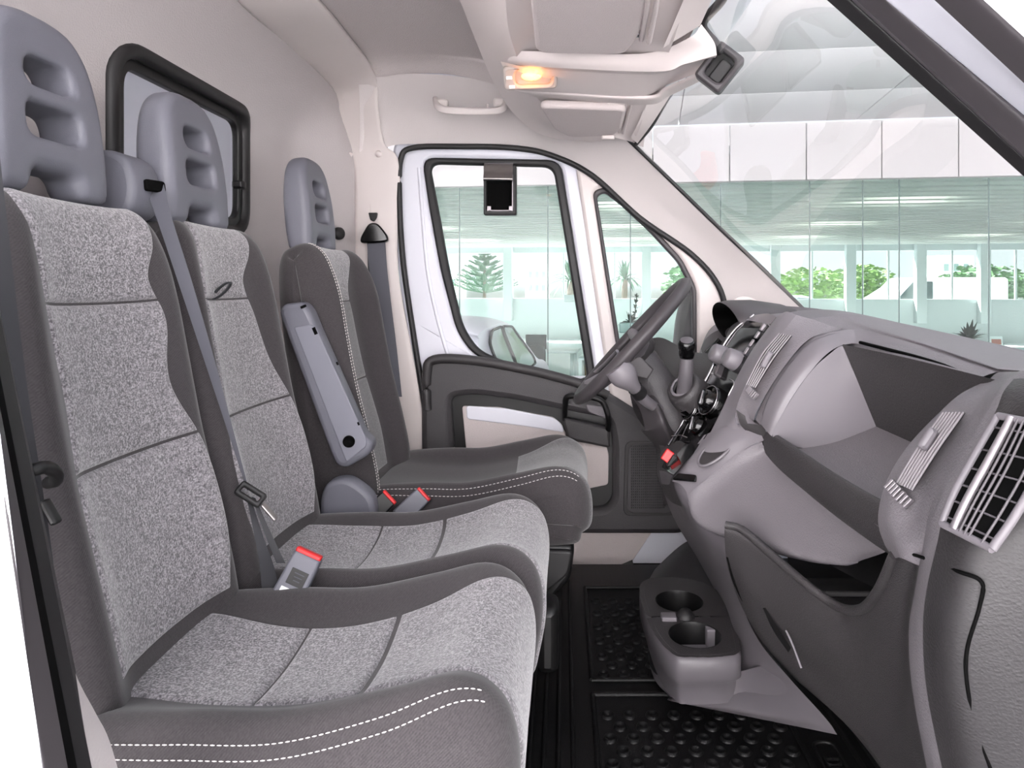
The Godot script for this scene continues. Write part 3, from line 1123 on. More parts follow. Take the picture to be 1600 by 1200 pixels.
func build_floor():
	var m := Mb.new()
	box(m, W(-1.6, -1.02, -1.58), Vector3(5.0, 0.06, 1.9), 0.01)
	tag(obj("floor", m, M.carpet), "", "", "", "structure")
	# ribbed rubber mat with round studs
	var fm := thing("floor_mat", "black rubber floor mat with raised rings in front of the seats", "mat")
	m = Mb.new()
	box(m, W(0.27, -0.968, -1.62), Vector3(0.86, 0.014, 1.55), 0.006)
	obj("sheet", m, M.mat, fm)
	# raised borders
	m = Mb.new()
	for z in [-1.36, -1.37, -1.86, -1.885]:
		pass
	for r in [[0.07, 0.50, -1.12, -1.62], [0.07, 0.42, -1.68, -2.20]]:
		tube(m, [W(r[0], -0.957, r[2]), W(r[1], -0.957, r[2])], 0.006, 6)
		tube(m, [W(r[0], -0.957, r[3]), W(r[1], -0.957, r[3])], 0.006, 6)
		tube(m, [W(r[0], -0.957, r[2]), W(r[0], -0.957, r[3])], 0.006, 6)
		tube(m, [W(r[1], -0.957, r[2]), W(r[1], -0.957, r[3])], 0.006, 6)
	for k in 5:
		tube(m, [W(-0.10 + k * 0.03, -0.958, -1.0), W(-0.10 + k * 0.03, -0.958, -2.25)], 0.005, 6)
	for k in 4:
		tube(m, [W(0.60 + k * 0.03, -0.958, -1.0), W(0.60 + k * 0.03, -0.958, -1.62)], 0.006, 6)
	obj("raised_border", m, M.mat, fm)
	var ring := Mb.new()
	lathe(ring, [Vector2(0.0, 0.0025), Vector2(0.009, 0.0025), Vector2(0.0105, 0.006), Vector2(0.0135, 0.006), Vector2(0.016, 0.0)], Transform3D.IDENTITY, 16)
	var rm := ring.mesh()
	var count := 0
	for r in [[0.10, 0.49, -1.145, -1.60], [0.10, 0.40, -1.71, -2.18]]:
		var nz := int(absf(r[3] - r[2]) / 0.04)
		for j in nz:
			var nx := int((r[1] - r[0]) / 0.05)
			for i in nx + 1:
				var x: float = r[0] + i * 0.05 + (0.025 if j % 2 else 0.0)
				if x > r[1]:
					continue
				var o := obj("stud", rm, M.mat, fm)
				o.position = W(x, -0.9612, r[2] - j * 0.04)
				count += 1
	# moulded lettering in its own rounded field
	m = Mb.new()
	tube(m, Array(lift(rect(0.045, 0.26, 0.02), 0, Transform3D(Basis(Vector3(1, 0, 0), Vector3(0, 0, -1), Vector3(0, 1, 0)), W(0.545, -0.957, -1.32)))), 0.004, 6, true)
	obj("letter_field", m, M.mat, fm)
	var tm := TextMesh.new()
	tm.text = "DUCATO"
	var sf := SystemFont.new()
	sf.font_names = PackedStringArray(["Droid Sans"])
	tm.font = sf
	tm.font_size = 32
	tm.pixel_size = 0.0014
	tm.depth = 0.006
	var to := obj("lettering", tm, M.mat, fm)
	to.transform = Transform3D(Basis(Vector3(0, 0, 1), Vector3(1, 0, 0), Vector3(0, 1, 0)), W(0.545, -0.958, -1.32))
	# sill by the driver's feet and wheel arch
	m = Mb.new()
	solid(m, v2([at2(830, 905, 2.36), at2(962, 904, 2.36), at2(992, 891, 2.36), at2(992, 900, 2.36), at2(965, 945, 2.36), at2(830, 945, 2.36)]), 0.10, 0.01, Transform3D(Basis.IDENTITY, Vector3(0, EYE_Y, -2.46)))
	tag(obj("trim_4", m, M.black), "", "", "", "structure")
	m = Mb.new()
	patch(m, [pts([[985, 945, 2.30], [1010, 905, 2.33], [1045, 868, 2.38], [1075, 845, 2.42], [1110, 835, 2.42]]), pts([[1000, 945, 2.1], [1020, 912, 2.14], [1055, 880, 2.2], [1085, 860, 2.24], [1120, 850, 2.25]]), pts([[1010, 930, 2.0], [1040, 921, 2.0], [1070, 921, 2.0], [1110, 930, 1.95], [1150, 935, 1.9]])], 6, 6)
	tag(obj("wheel_arch", m, M.dash_dark), "dark rounded wheel arch beside the driver's pedals", "wheel arch")
	# firewall, dark, behind the console
	m = Mb.new()
	box(m, W(0.86, -0.62, -1.58), Vector3(0.04, 0.78, 1.75), 0.01)
	tag(obj("wall_front", m, M.carpet), "", "", "", "structure")
	# rear and lower body, so that daylight enters by glass and by the open door only
	m = Mb.new()
	box(m, W(0.1, -0.70, -2.575), Vector3(2.2, 0.74, 0.05), 0.01)
	box(m, W(-0.83, 0.1, -2.575), Vector3(0.34, 1.5, 0.05), 0.01)
	box(m, W(-0.35, 0.72, -2.56), Vector3(1.3, 0.34, 0.05), 0.01)
	tag(obj("trim_5", m, M.paint), "", "", "", "structure")


# ---------------------------------------------------------------- seats
func pad_normal(S: Dictionary, t: float) -> Vector2:
	var a: Vector4 = cr_at(S.p, t - 0.04, true)
	var b: Vector4 = cr_at(S.p, t + 0.04, true)
	return Vector2(b.y - a.y, -(b.x - a.x)).normalized() * S.flip


func pad_point(S: Dictionary, t: float, s: float, extra := 0.0) -> Vector3:
	var q: Vector4 = cr_at(S.p, t, true)
	var n := pad_normal(S, t)
	var hw: float = S.hw
	var r: float = S.r
	var e := clampf((absf(s) - (hw - r)) / r, 0.0, 1.0)
	var off := -r * (1.0 - sqrt(maxf(0.0, 1.0 - e * e)))
	off += q.z * (S.bump * exp(-pow((absf(s) - S.bp) / S.bw, 2)) - 0.010 * exp(-pow(s / 0.09, 2)))
	off += extra
	var z := s * q.w
	return W(q.x + n.x * off, q.y + n.y * off, -(S.c + z))


func hi_at(S: Dictionary, t: float) -> float:
	var k: int = S.hi.size()
	if t < S.t0 - 0.02 or t > S.t1 + 0.02:
		return -1.0
	return cr_at(S.hi, (t - S.t0) / (S.t1 - S.t0) * (k - 1))


func hc_at(S: Dictionary, t: float) -> float:
	var k: int = S.hc.size()
	return cr_at(S.hc, clampf((t - S.t0) / (S.t1 - S.t0), 0, 1) * (k - 1))


func pad_setup(S: Dictionary):
	S.flip = 1.0
	var c := Vector2.ZERO
	for q in S.p:
		c += Vector2(q.x, q.y)
	c /= S.p.size()
	var q0: Vector4 = cr_at(S.p, 2.0, true)
	if pad_normal(S, 2.0).dot(Vector2(q0.x, q0.y) - c) < 0:
		S.flip = -1.0


func pad_mesh(S: Dictionary) -> Mb:
	var ss := []
	var n := 44
	for j in n + 1:
		var u := -1.0 + 2.0 * j / n
		var hw: float = S.hw
		var r: float = S.r
		# closer together in the rounded edges
		var fl := (hw - r * 0.98)
		if absf(u) < 0.72:
			ss.append(u / 0.72 * fl)
		else:
			ss.append(signf(u) * (fl + r * 0.98 * sin((absf(u) - 0.72) / 0.28 * PI / 2)))
	var rows := []
	var k: int = S.p.size() * 6
	for i in k:
		var row := PackedVector3Array()
		for s in ss:
			row.append(pad_point(S, i / 6.0, s))
		rows.append(row)
	rows.append(rows[0])
	var m := Mb.new()
	grid(m, rows, false, null)
	for j in [0, n]:
		var rim := []
		for i in k:
			rim.append(rows[i][j])
		var c := Vector3.ZERO
		for p in rim:
			c += p
		c /= rim.size()
		fan(m, rim, c + Vector3(0, 0, 9.0 if j == 0 else -9.0))
	return m


func pad_panel(S: Dictionary, t0: float, t1: float, puff := 0.005) -> Mb:
	var rows := []
	var nt := int(ceil((t1 - t0) * 10)) + 12
	for i in nt + 1:
		var tau := -cos(PI * i / nt)
		var t := lerpf(t0, t1, tau * 0.5 + 0.5)
		var row := PackedVector3Array()
		for j in 37:
			var u := -cos(PI * j / 36.0)
			var ed := maxf(pow(absf(u), 30), pow(absf(tau), 44))
			var off := 0.0045 + puff * (1.0 - pow(absf(u), 4)) * (1.0 - pow(absf(tau), 4)) - 0.010 * ed
			var h := hi_at(S, t)
			var s := hc_at(S, t) + u * h
			row.append(pad_point(S, t, s, off))
		rows.append(row)
	var m := Mb.new()
	grid(m, rows)
	return m


func panel_obj(called: String, S: Dictionary, t0: float, t1: float, material: Material, parent: Node, puff := 0.005) -> MeshInstance3D:
	return obj(called, pad_panel(S, t0, t1, puff), material, parent)


func stitches(m: Mb, S: Dictionary, list: Array, lift_by := 0.001, dash := 0.0052, gap := 0.0026):
	# list of (t, s) pairs: a smooth line on the pad
	var line := cr(list, 40)
	var path := []
	for q in line:
		path.append(pad_point(S, q.x, q.y, lift_by))
	var total := 0.0
	for i in path.size() - 1:
		total += path[i].distance_to(path[i + 1])
	var n := int(total / (dash + gap))
	var rs := resample(path, n * 6 + 1, false)
	for i in n:
		var a: Vector3 = rs[i * 6]
		var b: Vector3 = rs[i * 6 + 4]
		var d := (b - a).normalized()
		var up := Vector3.UP if absf(d.y) < 0.8 else Vector3.RIGHT
		var side := d.cross(up).normalized() * 0.0010
		var u := side.cross(d)
		var rows := []
		for k in 3:
			var c := a.lerp(b, k / 2.0) + (Vector3.ZERO if k == 1 else Vector3.ZERO)
			var f := 1.0 if k == 1 else 0.5
			rows.append(PackedVector3Array([c + side * f, c + u * f, c - side * f, c - u * f]))
		grid(m, rows, true, null)


func seg_dist(p: Vector2, a: Vector2, b: Vector2) -> float:
	var t := clampf((p - a).dot(b - a) / maxf((b - a).length_squared(), 1e-9), 0, 1)
	return p.distance_to(a + (b - a) * t)


func poly_sd(p: Vector2, poly: PackedVector2Array) -> float:
	var d := 1e9
	for i in poly.size():
		d = minf(d, seg_dist(p, poly[i], poly[(i + 1) % poly.size()]))
	return -d if Geometry2D.is_point_in_polygon(p, poly) else d


func headrest_mesh() -> ArrayMesh:
	var half := [Vector2(0.0000, 0.036), Vector2(0.0364, 0.034), Vector2(0.0460, 0.014), Vector2(0.0578, 0.002), Vector2(0.0984, 0.001), Vector2(0.1097, 0.013), Vector2(0.1086, 0.07), Vector2(0.1059, 0.125), Vector2(0.1006, 0.178), Vector2(0.0877, 0.222), Vector2(0.0621, 0.249), Vector2(0.0300, 0.258), Vector2(0.0000, 0.259)]
	var outl := half.duplicate()
	for i in range(half.size() - 2, 0, -1):
		outl.append(Vector2(-half[i].x, half[i].y))
	var poly := PackedVector2Array(cr(outl, 3, true))
	var h1 := round_poly([Vector2(-0.053, 0.080), Vector2(0.053, 0.080), Vector2(0.050, 0.127), Vector2(-0.050, 0.127)], 0.018, 4)
	var h2 := round_poly([Vector2(-0.048, 0.151), Vector2(0.048, 0.151), Vector2(0.040, 0.193), Vector2(-0.040, 0.193)], 0.022, 4)
	var c := 0.0055
	var o := Vector3(-0.14, -0.03, -0.06)
	var nx := 52
	var ny := 62
	var nz := 22
	var d2 := PackedFloat32Array()
	d2.resize(nx * ny)
	var dh := PackedFloat32Array()
	dh.resize(nx * ny)
	for j in ny:
		for i in nx:
			var p := Vector2(o.x + i * c, o.y + j * c)
			d2[j * nx + i] = poly_sd(p, poly)
			dh[j * nx + i] = minf(poly_sd(p, h1), poly_sd(p, h2))
	var f := PackedFloat32Array()
	f.resize(nx * ny * nz)
	var rho := 0.020
	for k in nz:
		var zz := o.z + k * c
		for j in ny:
			var hh := o.y + j * c
			var th := 0.035 - 0.008 * smoothstep(0.12, 0.27, hh) - 0.004 * smoothstep(0.08, 0.0, hh)
			var fz := absf(zz) - th + rho
			for i in nx:
				var a := d2[j * nx + i] + rho
				var body := minf(maxf(a, fz), 0.0) + Vector2(maxf(a, 0), maxf(fz, 0)).length() - rho
				# openings with softly rounded edges
				var cut := -dh[j * nx + i]
				var ra := maxf(body + 0.009, 0.0)
				var rb := maxf(cut + 0.009, 0.0)
				f[(k * ny + j) * nx + i] = minf(maxf(body, cut), -0.009) + Vector2(ra, rb).length()
	return surface_nets(f, nx, ny, nz, o, c)


func surface_nets(f: PackedFloat32Array, nx: int, ny: int, nz: int, o: Vector3, c: float) -> ArrayMesh:
	var id := PackedInt32Array()
	id.resize(nx * ny * nz)
	id.fill(-1)
	var vs := PackedVector3Array()
	var step := [0, 1, nx, nx + 1, nx * ny, nx * ny + 1, nx * ny + nx, nx * ny + nx + 1]
	var cor := [Vector3(0, 0, 0), Vector3(1, 0, 0), Vector3(0, 1, 0), Vector3(1, 1, 0), Vector3(0, 0, 1), Vector3(1, 0, 1), Vector3(0, 1, 1), Vector3(1, 1, 1)]
	var ed := [[0, 1], [2, 3], [4, 5], [6, 7], [0, 2], [1, 3], [4, 6], [5, 7], [0, 4], [1, 5], [2, 6], [3, 7]]
	for k in nz - 1:
		for j in ny - 1:
			for i in nx - 1:
				var b := (k * ny + j) * nx + i
				var neg := 0
				for s in step:
					if f[b + s] < 0.0:
						neg += 1
				if neg == 0 or neg == 8:
					continue
				var p := Vector3.ZERO
				var cnt := 0
				for e in ed:
					var fa := f[b + step[e[0]]]
					var fb := f[b + step[e[1]]]
					if (fa < 0.0) != (fb < 0.0):
						p += cor[e[0]].lerp(cor[e[1]], fa / (fa - fb))
						cnt += 1
				id[b] = vs.size()
				vs.append(o + (Vector3(i, j, k) + p / cnt) * c)
	var t := PackedVector3Array()
	for k in range(1, nz - 1):
		for j in range(1, ny - 1):
			for i in range(1, nx - 1):
				var b := (k * ny + j) * nx + i
				var fa := f[b]
				for ax in 3:
					var fb := f[b + [1, nx, nx * ny][ax]]
					if (fa < 0.0) == (fb < 0.0):
						continue
					var u: int = [nx, nx * ny, 1][ax]
					var v: int = [nx * ny, 1, nx][ax]
					var q0 := vs[id[b]]
					var q1 := vs[id[b - u]]
					var q2 := vs[id[b - u - v]]
					var q3 := vs[id[b - v]]
					if fa >= 0.0:
						t.append_array([q0, q1, q2, q0, q2, q3])
					else:
						t.append_array([q0, q2, q1, q0, q3, q2])
	var m := Mb.new()
	# decide the winding once by volume
	m.put(t, null)
	return m.mesh()


func back_pad(c: float, hw: float, dx: float, dy: float, hi: Array, hc: Array, bump: float) -> Dictionary:
	var p := []
	for q in [[-0.545, -0.60, 0.3, 1.0], [-0.568, -0.50, 0.9, 1.0], [-0.595, -0.38, 1, 1.0], [-0.628, -0.245, 1, 1.0], [-0.652, -0.12, 1, 1.0], [-0.670, -0.02, 1, 0.985], [-0.680, 0.045, 0.8, 0.955], [-0.690, 0.092, 0.5, 0.90], [-0.710, 0.120, 0.2, 0.86], [-0.745, 0.124, 0, 0.86], [-0.775, 0.095, 0, 0.90], [-0.775, 0.0, 0, 0.97], [-0.745, -0.25, 0, 1.0], [-0.71, -0.5, 0, 1.0], [-0.66, -0.62, 0, 1.0], [-0.59, -0.64, 0, 1.0]]:
		p.append(Vector4(q[0] + dx, q[1] + dy, q[2], q[3]))
	var S := {"p": p, "c": c, "hw": hw, "r": 0.05, "bump": bump, "bp": hw * 0.80, "bw": 0.045, "t0": 1.0, "t1": 8.2, "hi": hi, "hc": hc}
	pad_setup(S)
	return S


func cushion_pad(c: float, hw: float, dx: float, dy: float, hi: Array, hc: Array, bump: float, bottom: float, front := 0.0) -> Dictionary:
	var p := []
	for q in [[-0.63, -0.60, 0, 1.0], [-0.625, -0.55, 0.3, 1.0], [-0.575, -0.526, 0.5, 1.0], [-0.45, -0.533, 1, 1.0], [-0.33, -0.532, 1, 1.0], [-0.21, -0.508, 1, 1.0], [-0.13, -0.485, 0.8, 1.0], [-0.085, -0.497, 0.5, 1.0], [-0.062, -0.535, 0.3, 1.0], [-0.055, -0.60, 0.1, 0.99], [-0.070, -0.70, 0, 0.97], [-0.085, -0.80, 0, 0.96], [-0.16, -0.84, 0, 0.96], [-0.35, -0.84, 0, 0.96], [-0.55, -0.84, 0, 0.96], [-0.62, -0.75, 0, 0.97]]:
		var y: float = q[1]
		if y < -0.6:
			y = -0.6 + (y + 0.6) * (bottom - 0.6) / 0.24
		var x: float = q[0]
		if x > -0.3:
			x += front * smoothstep(-0.3, -0.05, x)
		p.append(Vector4(x + dx, y + dy, q[2], q[3]))
	var S := {"p": p, "c": c, "hw": hw, "r": 0.045, "bump": bump, "bp": hw * 0.82, "bw": 0.045, "t0": 1.0, "t1": 10.0, "hi": hi, "hc": hc}
	pad_setup(S)
	return S


func place_headrest(mesh: ArrayMesh, x: float, y: float, d: float, parent: Node):
	var h := obj("headrest", mesh, M.grey, parent)
	h.transform = Transform3D(Basis(Vector3(0, 0, -1), Vector3(-0.10, 0.995, 0).normalized(), Vector3(1, 0.10, 0).normalized()).orthonormalized(), W(x, y, -d))
	for s in [-0.06, 0.06]:
		var m := Mb.new()
		tube(m, [W(x - 0.005, y + 0.03, -d + s), W(x + 0.01, y - 0.09, -d + s)], 0.006, 8)
		obj("headrest_post", m, M.chrome, h)
		var post := h.get_child(h.get_child_count() - 1) as Node3D
		post.transform = h.transform.affine_inverse()


func ribbon(m: Mb, left: Array, right: Array, thick := 0.0015, n := 6):
	var a := cr(left, n)
	var b := cr(right, n)
	var ra := []
	var rb := []
	for i in a.size():
		var c: Vector3 = (a[i] + b[i]) / 2
		var away := (c - Vector3(0, EYE_Y, 0)).normalized() * thick
		ra.append(PackedVector3Array([a[i], c - away * 0.4, b[i]]))
		rb.append(PackedVector3Array([a[i] + away, c + away, b[i] + away]))
	grid(m, ra)
	grid(m, rb, false, Vector3(-4, 1.0, -9))


func build_seats():
	var hm := headrest_mesh()
	var bench := thing("bench_seat", "double passenger bench seat in grey speckled and black cloth, nearest the viewer", "seat", "")
	# near place
	var S := back_pad(0.995, 0.198, 0, 0, [0.136, 0.152, 0.146, 0.117, 0.128, 0.124, 0.140, 0.155, 0.150], [0.008, 0.014, 0.012, 0.004, 0.004, -0.006, 0.0, 0.0, 0.0], 0.026)
	var b := obj("backrest", pad_mesh(S), M.twill, bench)
	panel_obj("lower_panel", S, 1.0, 3.02, M.fabric, b)
	panel_obj("middle_panel", S, 3.02, 4.98, M.fabric, b)
	panel_obj("upper_panel", S, 4.98, 8.15, M.fabric, b)
	place_headrest(hm, -0.734, 0.124, 0.966, bench)
	var C := cushion_pad(0.985, 0.21, 0, 0, [0.115, 0.112, 0.106, 0.106, 0.122, 0.145, 0.163, 0.17, 0.17], [0.02, 0.01, -0.006, -0.002, 0.004, 0.006, 0.008, 0.008, 0.008], 0.030, 0.84)
	var cu := obj("cushion", pad_mesh(C), M.twill, bench)
	panel_obj("rear_panel", C, 1.05, 3.45, M.fabric, cu, 0.003)
	panel_obj("middle_panel", C, 3.45, 4.55, M.fabric, cu, 0.003)
	panel_obj("front_panel", C, 4.55, 10.0, M.fabric, cu, 0.004)
	var m := Mb.new()
	stitches(m, C, [Vector2(1.5, -0.196), Vector2(3, -0.197), Vector2(4.5, -0.196), Vector2(5.6, -0.190), Vector2(6.6, -0.178)])
	stitches(m, C, [Vector2(1.5, -0.2035), Vector2(3, -0.204), Vector2(4.5, -0.2035), Vector2(5.7, -0.1985), Vector2(6.75, -0.186)])
	tag(obj("stitching", m, M.stitch, cu), "double row of white stitching", "", "", "stuff")
	# middle place
	S = back_pad(1.385, 0.197, 0, 0, [0.14, 0.165, 0.155, 0.118, 0.115, 0.108, 0.12, 0.128, 0.122], [0.0, 0.004, 0.0, -0.004, -0.02, -0.032, -0.01, 0.0, 0.0], 0.026)
	b = obj("backrest", pad_mesh(S), M.twill, bench)
	panel_obj("lower_panel", S, 1.0, 3.02, M.fabric, b)
	panel_obj("middle_panel", S, 3.02, 4.98, M.fabric, b)
	panel_obj("upper_panel", S, 4.98, 8.15, M.fabric, b)
	place_headrest(hm, -0.730, 0.116, 1.345, bench)
	C = cushion_pad(1.39, 0.195, 0.0, 0.0, [0.11, 0.12, 0.122, 0.122, 0.13, 0.145, 0.155, 0.16, 0.16], [0, 0, 0, 0, 0, 0, 0, 0, 0], 0.030, 0.84, 0.015)
	cu = obj("cushion", pad_mesh(C), M.twill, bench)
	panel_obj("rear_panel", C, 1.05, 3.45, M.fabric, cu, 0.003)
	panel_obj("middle_panel", C, 3.45, 4.55, M.fabric, cu, 0.003)
	panel_obj("front_panel", C, 4.55, 10.0, M.fabric, cu, 0.004)
	# base
	m = Mb.new()
	box(m, W(-0.38, -0.89, -1.19), Vector3(0.46, 0.14, 0.66), 0.02)
	box(m, W(-0.035, -0.80, -1.60), Vector3(0.05, 0.15, 0.10), 0.02)
	obj("base", m, M.black, bench)
	# belt outlet between the headrests
	m = Mb.new()
	solid(m, round_poly([Vector2(-0.10, -0.045), Vector2(0.02, -0.05), Vector2(0.035, 0.0), Vector2(0.022, 0.05), Vector2(-0.01, 0.068), Vector2(-0.09, 0.06)], 0.025), 0.082, 0.012, Transform3D(Basis.IDENTITY, W(-0.745, 0.165, -1.225)))
	var bo := obj("belt_outlet", m, M.grey, bench)
	m = Mb.new()
	solid(m, rect(0.038, 0.020, 0.006), 0.010, 0.003, axes(at(238, 292, 1.190), Vector3(0.9, 0.2, 0.35)))
	obj("slot", m, M.deep, bo)
	# fabric pull tab
	m = Mb.new()
	var loop := []
	for i in 24:
		var a := TAU * i / 24
		loop.append(at(346 + 17 * cos(a) * 0.8 - 5 * sin(a) * 0.75, 454 - 17 * cos(a) * 0.75 - 5 * sin(a) * 0.65, 1.33))
	sweep(m, loop, rect(0.002, 0.012, 0.0008), Vector3(0, 0, 1), true)
	obj("pull_tab", m, M.webbing_dark, bench)
	# grey hinge cover between the seats
	m = Mb.new()
	var hc := PackedVector2Array(cr([at2(503, 800, 1.64), at2(505, 772, 1.64), at2(516, 752, 1.64), at2(538, 745, 1.64), at2(560, 753, 1.64), at2(586, 780, 1.64), at2(584, 830, 1.64), at2(540, 850, 1.64), at2(505, 840, 1.64)], 4, true))
	solid(m, hc, 0.05, 0.012, Transform3D(Basis.IDENTITY, Vector3(0, EYE_Y, -1.67)))
	obj("hinge_cover", m, M.grey, bench)

	# driver's seat
	var dr := thing("driver_seat", "single driver's seat in black cloth with white double stitching and grey centre", "seat")
	S = back_pad(1.925, 0.225, 0.055, -0.015, [0.09, 0.11, 0.11, 0.095, 0.098, 0.095, 0.11, 0.13, 0.13], [0, -0.01, -0.02, -0.02, -0.025, -0.025, -0.01, 0, 0], 0.052)
	b = obj("backrest", pad_mesh(S), M.twill, dr)
	panel_obj("lower_panel", S, 1.0, 3.02, M.fabric_fine, b)
	panel_obj("middle_panel", S, 3.02, 4.98, M.fabric_fine, b)
	panel_obj("upper_panel", S, 4.98, 8.15, M.fabric, b)
	m = Mb.new()
	for s in [-0.176, -0.186]:
		stitches(m, S, [Vector2(0.8, s), Vector2(2, s), Vector2(4, s), Vector2(6, s), Vector2(7.6, s), Vector2(8.2, s * 0.98)])
	tag(obj("stitching", m, M.stitch, b), "double row of white stitching", "", "", "stuff")
	place_headrest(hm, -0.69, 0.098, 1.905, dr)
	C = cushion_pad(1.955, 0.235, 0.09, 0.0, [0.09, 0.10, 0.11, 0.12, 0.15, 0.19, 0.205, 0.205, 0.20], [0, 0, 0, 0, 0, 0, 0, 0, 0], 0.035, 0.665, 0.03)
	cu = obj("cushion", pad_mesh(C), M.twill, dr)
	panel_obj("front_panel", C, 4.75, 10.0, M.fabric_fine, cu, 0.004)
	m = Mb.new()
	stitches(m, C, [Vector2(1.6, -0.208), Vector2(3, -0.212), Vector2(4.5, -0.212), Vector2(6.0, -0.207), Vector2(7.0, -0.20)], 0.001, 0.0065, 0.0035)
	stitches(m, C, [Vector2(1.6, -0.219), Vector2(3, -0.2225), Vector2(4.5, -0.2225), Vector2(6.0, -0.219), Vector2(7.0, -0.214)], 0.001, 0.0065, 0.0035)
	tag(obj("stitching", m, M.stitch, cu), "double row of white stitching", "", "", "stuff")
	m = Mb.new()
	solid(m, round_poly([Vector2(-0.42, -0.64), Vector2(0.03, -0.65), Vector2(0.02, -0.74), Vector2(-0.045, -0.80), Vector2(-0.12, -0.92), Vector2(-0.42, -0.95)], 0.02), 0.40, 0.015, Transform3D(Basis.IDENTITY, Vector3(0, EYE_Y, -2.14)))
	obj("pedestal", m, M.black, dr)
	m = Mb.new()
	solid(m, round_poly([Vector2(-0.2, -0.655), Vector2(0.025, -0.66), Vector2(0.012, -0.72), Vector2(-0.05, -0.77), Vector2(-0.2, -0.77)], 0.015), 0.02, 0.006, Transform3D(Basis.IDENTITY, Vector3(0, EYE_Y, -1.745)))
	obj("side_cover", m, M.rubber, dr)

	# folding armrest on the driver's seat
	var ar := thing("armrest", "grey plastic armrest folded up beside the driver's backrest", "armrest")
	m = Mb.new()
	var ap := PackedVector2Array([])
	for q in [[440, 488], [446, 475], [476, 471], [487, 483], [497, 508], [572, 678], [586, 690], [580, 708], [544, 729], [530, 725], [522, 710]]:
		ap.append(at2(q[0], q[1], 1.66))
	ap = round_poly(Array(ap), 0.016, 4)
	solid(m, ap, 0.055, 0.012, Transform3D(Basis.IDENTITY, Vector3(0, EYE_Y, -1.695)))
	obj("shell", m, M.grey, ar)
	m = Mb.new()
	var fp := []
	for q in [[460, 511], [488, 507], [494, 512], [573, 686], [573, 697], [542, 722]]:
		fp.append(at2(q[0], q[1], 1.64))
	solid(m, round_poly(fp, 0.006, 3), 0.006, 0.002, Transform3D(Basis.IDENTITY, Vector3(0, EYE_Y, -1.6425)))
	obj("face_panel", m, M.grey_light, ar)
	m = Mb.new()
	lathe(m, [Vector2(0, 0.002), Vector2(0.012, 0.002), Vector2(0.0135, 0.004), Vector2(0.0145, 0.0), Vector2(0.0145, -0.004)], y_axes(at(545, 690, 1.6355), Vector3(0, 0, 1)), 24)
	obj("pivot_hole", m, M.deep, ar)
	m = Mb.new()
	for q in [[474, 479, 0.014, 0.006], [492, 517, 0.008, 0.018], [527, 568, 0.004, 0.008], [560, 662, 0.004, 0.008]]:
		m = Mb.new()
		box(m, at(q[0], q[1], 1.637), Vector3(q[2], q[3], 0.004), 0.001, Basis(Vector3(0, 0, 1), 0.42))
		obj("clip_slot", m, M.deep, ar)

	# belts and buckles
	var sb := thing("seat_belt", "grey belt of the middle seat running from the outlet between the headrests to its buckle", "seat belt", "")
	m = Mb.new()
	ribbon(m, pts([[226, 290, 1.20], [246, 345, 1.17], [278, 440, 1.15], [322, 572, 1.16], [366, 705, 1.19], [386, 766, 1.21]]), pts([[256, 288, 1.20], [270, 345, 1.17], [300, 440, 1.15], [338, 572, 1.16], [373, 705, 1.19], [389, 766, 1.21]]))
	obj("shoulder_webbing", m, M.webbing, sb)
	m = Mb.new()
	ribbon(m, pts([[385, 776, 1.20], [398, 840, 1.19], [406, 885, 1.18], [410, 935, 1.17]]), pts([[391, 776, 1.21], [412, 840, 1.20], [428, 885, 1.20], [438, 930, 1.19]]))
	ribbon(m, pts([[393, 776, 1.205], [412, 830, 1.21], [432, 880, 1.215]]), pts([[399, 778, 1.21], [422, 830, 1.215], [446, 880, 1.22]]))
	obj("lap_webbing", m, M.webbing_dark, sb)
	m = Mb.new()
	var tx := axes(at(392, 773, 1.195), Vector3(0.3, 0.5, 0.9), Vector3(0.5, 0.8, -0.3))
	frame(m, Array(rect(0.05, 0.026, 0.006)), Array(rect(0.036, 0.008, 0.003)), 0.01, 0.003, tx, 40)
	obj("tongue_grip", m, M.rubber, sb)
	m = Mb.new()
	box(m, at(421, 800, 1.19), Vector3(0.036, 0.005, 0.014), 0.002, Basis(Vector3(0, 0, 1), -0.85))
	obj("tongue", m, M.metal, sb)
	var bk := thing("belt_buckle", "black buckle with a red button standing between the two bench cushions", "buckle")
	var bx := axes(at(466, 898, 1.165), Vector3(0.12, 0.22, 1.0), Vector3(0.42, 0.9, 0))
	m = Mb.new()
	solid(m, round_poly([Vector2(-0.027, -0.05), Vector2(0.027, -0.05), Vector2(0.024, 0.034), Vector2(-0.024, 0.034)], 0.004), 0.026, 0.005, bx.translated_local(Vector3(0, 0, -0.02)))
	obj("body", m, M.grey, bk)
	m = Mb.new()
	box(m, bx * Vector3(0, 0.036, -0.004), Vector3(0.046, 0.009, 0.016), 0.003, bx.basis)
	obj("release_button", m, M.red, bk)
	m = Mb.new()
	box(m, bx * Vector3(0.002, -0.004, 0.0063), Vector3(0.03, 0.026, 0.001), 0.0004, bx.basis)
	obj("label_plate", m, M.black, bk)
	m = Mb.new()
	box(m, bx * Vector3(-0.005, -0.030, 0.0063), Vector3(0.022, 0.013, 0.001), 0.0004, bx.basis)
	obj("label_sticker", m, M.white, bk)
	m = Mb.new()
	for k in 3:
		box(m, bx * Vector3(0.003, 0.003 - k * 0.006, 0.0070), Vector3(0.018 - 0.003 * k, 0.0016, 0.0006), 0.0002, bx.basis)
	obj("print_line", m, M.webbing, bk)
